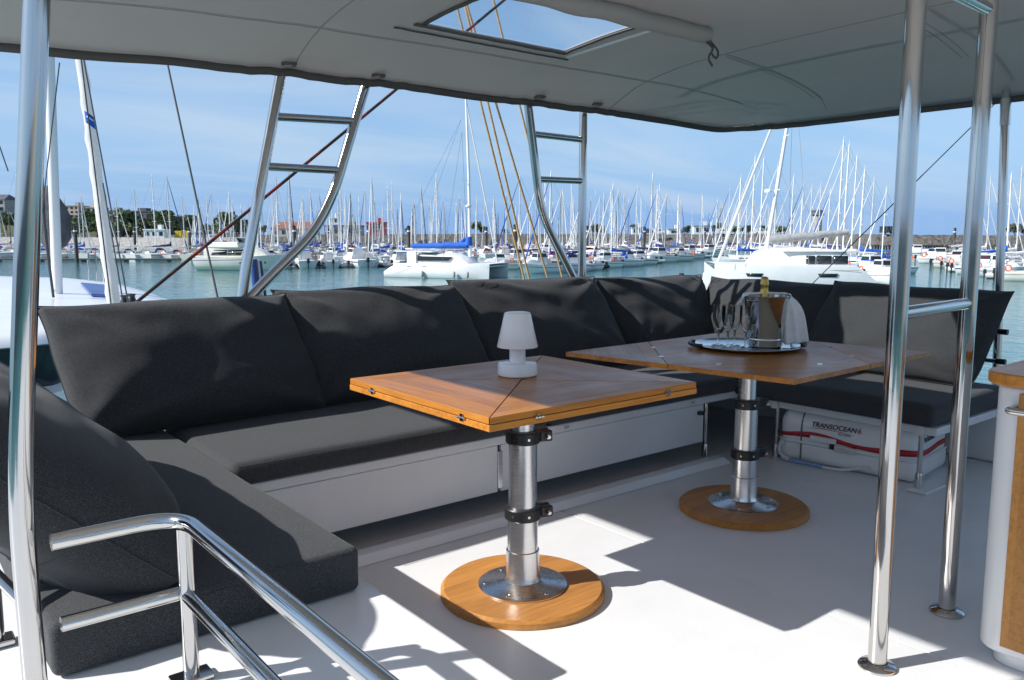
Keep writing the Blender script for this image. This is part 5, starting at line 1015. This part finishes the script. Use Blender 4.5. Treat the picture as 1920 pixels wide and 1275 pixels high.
# ------------------------------------------------------------------ pontoons and piles
def pontoon(label, a, b, w=2.2):
    a, b = at(*a), at(*b); d = b - a; c = (a + b) / 2; root = thing('pontoon', label, 'pontoon', c, atan2(d.y, d.x)); L = d.length
    MB().box((0, 0, .50), (L, w, .10)).build('deck', 'pontoon_wood', root)
    n = max(2, int(L / 7)); [MB().box((-L / 2 + L * (i + .5) / n, 0, .15), (L / n * .55, w * .92, .60)).build('float', 'concrete', root) for i in range(n)]
    MB().b2((-L / 2, -w / 2 - .03, .30), (L / 2, -w / 2 - .005, .56)).build('fascia', 'pile_dark', root)
pontoon('dark walkway pontoon on the water left of the motor yacht', (-60, 146), (338, 146)); pontoon('walkway pontoon behind the inflatable boats left of centre', (540, 127), (790, 129))
pontoon('walkway pontoon along the centre row of boats', (930, 122), (1310, 196)); pontoon('walkway pontoon behind the right-hand row of boats', (1985, 98), (1735, 205)); pontoon('far walkway pontoon behind the masts', (400, 208), (1300, 208))
PL = thing('mooring_pile', 'x', 'pile', (0, 0, 0)); MB().tube([(0, 0, -1), (0, 0, 6.0)], .30, 12).build('post', 'pile_dark', PL); MB().lathe([(.31, 6.0), (.33, 6.0), (.33, 6.12), (.0, 6.35)], (0, 0, 0), 12).build('cap', 'hull_dark', PL); MB().tube([(0, 0, 5.2), (0, 0, 5.45)], .315, 12).build('band', 'cover_white', PL)
for i, (b_, d, lab) in enumerate(((148, 140, 'dark mooring pile between the mast and the furled sail'), (258, 175, 'dark mooring pile behind the sailing boats at left'), (360, 178, 'dark mooring pile left of the motor yacht flybridge'), (555, 140, 'dark mooring pile between the tubes of the left support'), (693, 152, 'dark mooring pile under the red container'), (768, 146, 'dark mooring pile left of the blue sail cover'), (912, 165, 'dark mooring pile right of the blue sail cover mast'), (966, 126, 'dark mooring pile behind the tan ropes'), (1100, 150, 'dark mooring pile beside the right ladder support'), (1206, 160, 'dark mooring pile in the centre row of boats'), (1318, 190, 'dark mooring pile at the end of the centre row'), (1783, 190, 'dark mooring pile across the channel between the poles'))):
    o = PL if i == 0 else copy_tree(PL); o.location = at(b_, d); o['label'] = lab; o['group'] = 'mooring piles'
# ------------------------------------------------------------------ shore
def ridge(name, pts, m_, back=40, jit=.3, kind='structure', seed=0, label=None, cat=None):
    """embankment: (bearing, distance, toe z, top z) -> sloping face and flat top"""
    R3 = random.Random(seed); secs = []
    P = []
    for i in range(len(pts) - 1):
        for k in range(10): P.append([a + (b - a) * k / 10 for a, b in zip(pts[i], pts[i + 1])])
    P.append(pts[-1])
    for b_, d, z0, z1 in P:
        j = lambda s_: R3.uniform(-s_, s_)
        secs.append([tuple(at(b_, d, z0 - .6)), tuple(at(b_, d + 2 + j(.5), z0 + (z1 - z0) * .35 + j(jit))), tuple(at(b_, d + 5 + j(.8), z0 + (z1 - z0) * .72 + j(jit))), tuple(at(b_, d + 8, z1 + j(jit))), tuple(at(b_, d + back, z1 + j(jit))), tuple(at(b_, d + back + 5, z0 - .6))])
    o = MB().loft(secs, sm=False).build(name, m_); o['kind'] = kind; return o
ridge('breakwater', [(240, 345, WZ, 1.0), (480, 345, WZ, 1.3), (900, 335, WZ, 1.6), (1250, 325, WZ, 1.6), (1520, 300, WZ, 1.5), (1640, 222, WZ, 1.35), (1720, 215, WZ, 1.2), (1860, 214, WZ, 1.1), (2150, 210, WZ, 1.1)], 'rock_dike', jit=.14, seed=3)
ridge('hill', [(-400, 420, WZ, 12), (-60, 415, WZ, 13), (120, 410, WZ, 9), (230, 400, WZ, 8.5), (300, 398, WZ, 7.5), (340, 398, WZ, 4.5), (420, 396, WZ, 2.5), (520, 395, WZ, 1)], 'hill_scrub', 160, .9, seed=5)
ridge('quay', [(-400, 300, WZ, .2), (0, 296, WZ, .2), (330, 292, WZ, .2), (470, 298, WZ, .3)], 'concrete', 95, .05, seed=6)
struct(MB().loft([[tuple(Vector((60 * cos(radians(a)), 60 * sin(radians(a)), z_)) * 1.0 if False else Vector((2 + r_ * cos(radians(a)), r_ * sin(radians(a)), z_))) for r_, z_ in ((46, WZ - .5), (46, 1.6), (46.4, 1.9), (80, 2.0), (80, WZ - .5))] for a in range(170, 301, 5)], sm=False).build('unseen_reflection_wall', 'concrete'))  # added unseen wall behind the camera, puts a dark band into steel reflections
# timber wave screen in front of the breakwater on the right
ws = thing('wave_screen', 'dark timber wave screen standing in the water below the right breakwater', 'fence', at(1680, 206)); B = R(ws)
for i in range(46): b_ = 1622 + i * 5.2; d = 207 - i * .04; p = at(b_, d); B(MB().tube([p + Vector((0, 0, -.5)), p + Vector((0, 0, 2.2))], .19, 6), 'pile', 'pile_dark')
a, b = at(1618, 206.6, WZ + 2.0), at(1862, 205, WZ + 2.0); B(MB().tube([a, b], .24, 6), 'rail', 'pile_dark'); 
# buildings
def building(label, bear, d, z, w, dp, h, wallm, roofm, floors, cols, rot=0, roof='flat', cat='building'):
    root = thing('building', label, cat, at(bear, d, z), AZ + rot); MB().box((0, 0, h / 2), (w, dp, h)).build('wall', wallm, root)
    if roof == 'flat': MB().box((0, 0, h + .2), (w + .5, dp + .5, .4)).build('roof', roofm, root); MB().box((w * .2, 0, h + 1.1), (w * .18, dp * .4, 1.5)).build('roof_hut', wallm, root)
    else:
        hr = h + w * .0 + 2.6; MB().add([(-w / 2 - .3, -dp / 2 - .3, h), (w / 2 + .3, -dp / 2 - .3, h), (w / 2 + .3, dp / 2 + .3, h), (-w / 2 - .3, dp / 2 + .3, h), (-w / 2 + 1, 0, hr), (w / 2 - 1, 0, hr)], [(0, 1, 5, 4), (2, 3, 4, 5), (1, 2, 5), (3, 0, 4), (0, 3, 2, 1)], 0, False).build('roof', roofm, root)
    me = None
    for f in range(floors):
        for c in range(cols):
            x = -w / 2 + w * (c + .5) / cols; z_ = h * (f + .55) / floors
            if me is None: o = MB().box((0, 0, 0), (w / cols * .5, .12, h / floors * .48)).build('window', 'tinted_glass', root); me = o.data
            else: o = bpy.data.objects.new('window', me); COL.objects.link(o); o.parent = root
            o.location = (x, -dp / 2 - .04, z_)
    return root
building('grey town house on the hill at the far left edge', 6, 405, 9, 15, 12, 9, 'render_grey', 'slate', 3, 4, roof='hip')
building('dark town house beside the bent pole at far left', -38, 400, 9, 14, 12, 9, 'render_tan', 'slate', 3, 4, roof='hip')
building('tan apartment block between the neighbour mast and furled sail', 152, 395, 7.0, 9, 12, 7.5, 'render_tan', 'render_grey', 4, 4)
building('wide cream apartment block left of the furled sail', 178, 398, 7.0, 12, 12, 6.8, 'render_cream', 'render_grey', 3, 5)
building('grey apartment block right of the furled sail with a roof hut', 222, 396, 6.2, 11, 12, 6.0, 'render_grey', 'slate', 3, 4)
building('low dark building on the hill crest left of the red rope', 262, 398, 7, 22, 14, 5.0, 'slate', 'slate', 1, 6); building('long dark shed on the hill slope above the trees', 305, 400, 5, 20, 12, 4.5, 'slate', 'slate', 1, 5)
building('red clad block standing above the masts left of centre', 709, 300, 1.0, 6.4, 6, 4.4, 'red_cladding', 'red_cladding', 1, 1)
building('low building with red roof band seen inside the left support', 650, 315, .8, 13, 8, 3.6, 'render_grey', 'red_cladding', 1, 5); building('white control cabin on a post inside the left support', 630, 310, 5.2, 3.4, 3, 2.2, 'hull_white', 'hull_white', 1, 2); 
building('low pale harbour shed at the left support', 560, 320, .6, 16, 8, 3.0, 'render_cream', 'roof_tile', 1, 6, roof='hip')
building('pale shed on the breakwater right of the right support', 1192, 318, 1.4, 4, 3, 2.4, 'hull_white', 'concrete', 1, 2); building('white box-shaped shed on the breakwater in front of the trees', 1312, 312, 1.4, 6.5, 4, 3.0, 'hull_white', 'concrete', 1, 2)
building('small white kiosk on the breakwater left of the tall mast', 1260, 318, 1.4, 4.4, 3, 1.8, 'hull_white', 'concrete', 1, 1); building('white hut on the quay left of the motor yacht', 300, 285, .2, 7, 5, 2.6, 'hull_white', 'hull_white', 1, 3)
tw_ = thing('control_tower', 'small round control tower above the boom of the big catamaran', 'tower', at(1527, 292, .5)); MB().tube([(0, 0, 0), (0, 0, 7.2)], 1.5, 14).build('shaft', 'render_grey', tw_); MB().lathe([(1.5, 7.2), (2.1, 7.6), (2.1, 8.8), (2.3, 8.9), (2.3, 9.2), (0, 9.6)], (0, 0, 0), 14).build('lookout', 'slate', tw_)
# parked vans and yellow containers on the shore
van0 = None
for i, (b_, d, z_, m_, lab) in enumerate(((1352, 312, 1.5, 'hull_white', 'white van parked on the breakwater right of the white shed'), (1422, 308, 1.5, 'hull_white', 'white van parked on the breakwater behind the big catamaran bow'), (1215, 318, 1.6, 'cover_navy', 'dark van parked on the breakwater near the pale shed'), (1232, 318, 1.6, 'hull_white', 'white van parked beside the dark van on the breakwater'), (1662, 218, 1.5, 'hull_dark', 'dark van on the right breakwater beside the front pole'), (1672, 219, 1.5, 'hull_white', 'white van on the right breakwater beside the front pole'))):
    v_ = thing('parked_van', lab, 'van', at(b_, d + 10, z_), AZ); MB().loft([[(x_, 1.0, .35), (x_, 1.0, 1.0), (x_, .9, h_), (x_, -.9, h_), (x_, -1.0, 1.0), (x_, -1.0, .35)] for x_, h_ in ((-2.4, 2.0), (-2.2, 2.1), (.9, 2.1), (1.5, 1.35), (2.3, 1.1), (2.4, .9))], sm=False).build('body', m_, v_)
    MB().box((-.2, -1.0, 1.55), (2.0, .05, .5)).build('window', 'tinted_glass', v_)
    for x_ in (-1.5, 1.5): MB().tube([(x_, -1.02, .35), (x_, -.8, .35)], .35, 12).build('wheel', 'engine_black', v_)
for b_, lab in ((341, 'yellow container on the quay left of the red rope'), (354, 'second yellow container on the quay beside the red rope')): o = thing('container', lab, 'container', at(b_, 288, .2), AZ); MB().box((0, 0, 1.2), (2.2, 2, 2.4)).build('box', 'yellow_plastic', o, bevel=.05); MB().box((0, -1.02, 1.2), (.08, .06, 2.2)).build('door_bar', 'cover_grey', o)
# trees
def crown(rx, rz_, n, seed):
    R4 = random.Random(seed); mb = MB(); cl = [(R4.uniform(-.6, .6) * rx, R4.uniform(-.6, .6) * rx, R4.uniform(-.5, .6) * rz_, R4.uniform(.35, .6)) for _ in range(11)]
    for i in range(n):
        cx_, cy_, cz_, cs = R4.choice(cl); th, ph = R4.uniform(0, 2 * pi), math.acos(R4.uniform(-1, 1)); r = R4.uniform(.6, 1.05) * cs
        p = Vector((cx_ + rx * r * sin(ph) * cos(th), cy_ + rx * r * sin(ph) * sin(th), cz_ + rz_ * r * cos(ph))); s_ = R4.uniform(.16, .36) * rx * .5
        a = Vector((R4.gauss(0, 1), R4.gauss(0, 1), R4.gauss(0, 1))).normalized(); b = a.orthogonal().normalized(); c = a.cross(b)
        mb.add([p + b * s_, p + c * s_ * .8, p - b * s_, p - c * s_ * .7], [(0, 1, 2, 3)], R4.choice((0, 0, 1)), False)
    return mb
CR = []
for i, (rx, rz_, m1, m2) in enumerate(((4.0, 3.2, 'leaf_a', 'leaf_b'), (3.0, 2.6, 'leaf_c', 'leaf_a'), (4.8, 2.8, 'leaf_b', 'leaf_a'))):
    T_ = thing('tree', 'x', 'tree'); tk = MB().tube([(0, 0, -.5), (.1, 0, rz_ * .6), (.0, .1, rz_ * 1.3)], [.32, .24, .10], 7)
    for a in range(4): tk.tube([(0, 0, rz_ * .7), (rx * .45 * cos(a * 1.6), rx * .45 * sin(a * 1.6), rz_ * 1.25)], [.13, .05], 5)
    tk.build('trunk', 'bark', T_); mb = crown(rx, rz_, 620, i); mb.v = [(x, y, z + rz_ * 1.35) for x, y, z in mb.v]; mb.build('crown', [m1, m2], T_, fixn=False); CR.append(T_)
TR = [(118, 385, 0), (140, 383, 1), (160, 384, 2), (188, 384, 0), (206, 385, 1), (236, 384, 2), (64, 385, 0), (40, 388, 1), (20, 388, 2), (100, 330, 0), (128, 332, 1), (165, 322, 2), (188, 318, 0), (206, 322, 1), (232, 318, 2), (250, 322, 0), (272, 318, 1), (296, 322, 2), (318, 318, 0), (340, 326, 0), (358, 322, 0), (378, 330, 1), (402, 324, 2), (425, 328, 0), (448, 330, 1), (468, 334, 1), (498, 334, 1), (520, 336, 0), (768, 330, 1), (892, 336, 0), (906, 338, 1), (948, 336, 1), (1110, 332, 1), (1118, 334, 2), (1128, 336, 1), (1188, 334, 1), (1272, 330, 1), (1284, 332, 1), (1340, 328, 1), (1375, 326, 2), (1400, 324, 1), (1430, 322, 1), (1460, 318, 2), (1815, 226, 1), (1880, 226, 1), (1895, 228, 1), (1912, 228, 1)]
shore = lambda b_: 0.2 if b_ < 480 else (1.6 if b_ < 760 else (1.4 if b_ < 1320 else (1.4 if b_ < 1600 else 1.3)))
for i, (b_, d, k) in enumerate(TR):
    o = CR[k] if CR[k].name not in used else copy_tree(CR[k]); used.add(CR[k].name); sc = R2.uniform(.75, 1.2) * (1.15 if b_ < 480 else .62); o.location = at(b_, d + 8, 4.0 if d > 380 else shore(b_) - .2); o.rotation_euler.z = R2.uniform(0, 6); o.scale = (sc, sc, sc * R2.uniform(.85, 1.15))
    FLEET.append((('green tree on the quay' if b_ < 480 else 'small tree on the breakwater') + ', ' + sector(b_), b_, o, 'trees along the shore'))
ORD = ['leftmost', 'second from left', 'third from left', 'fourth from left', 'fifth from left', 'sixth from left', 'seventh from left', 'eighth from left', 'ninth from left', 'tenth from left', 'eleventh from left', 'twelfth from left', 'thirteenth from left', 'fourteenth from left']
by = {}
for lab, b_, o, g_ in FLEET: by.setdefault(lab, []).append((b_, o, g_))
for lab, L_ in by.items():
    L_.sort(key=lambda q: q[0])
    for i, (b_, o, g_) in enumerate(L_): o['label'] = lab if len(L_) == 1 else lab + ', ' + ORD[min(i, 13)]; o['group'] = g_
for T in list(ST) + list(SO) + MT + RT + [PL] + CR:
    if T.get('label') == 'x':
        for c in list(T.children_recursive): bpy.data.objects.remove(c)
        bpy.data.objects.remove(T)
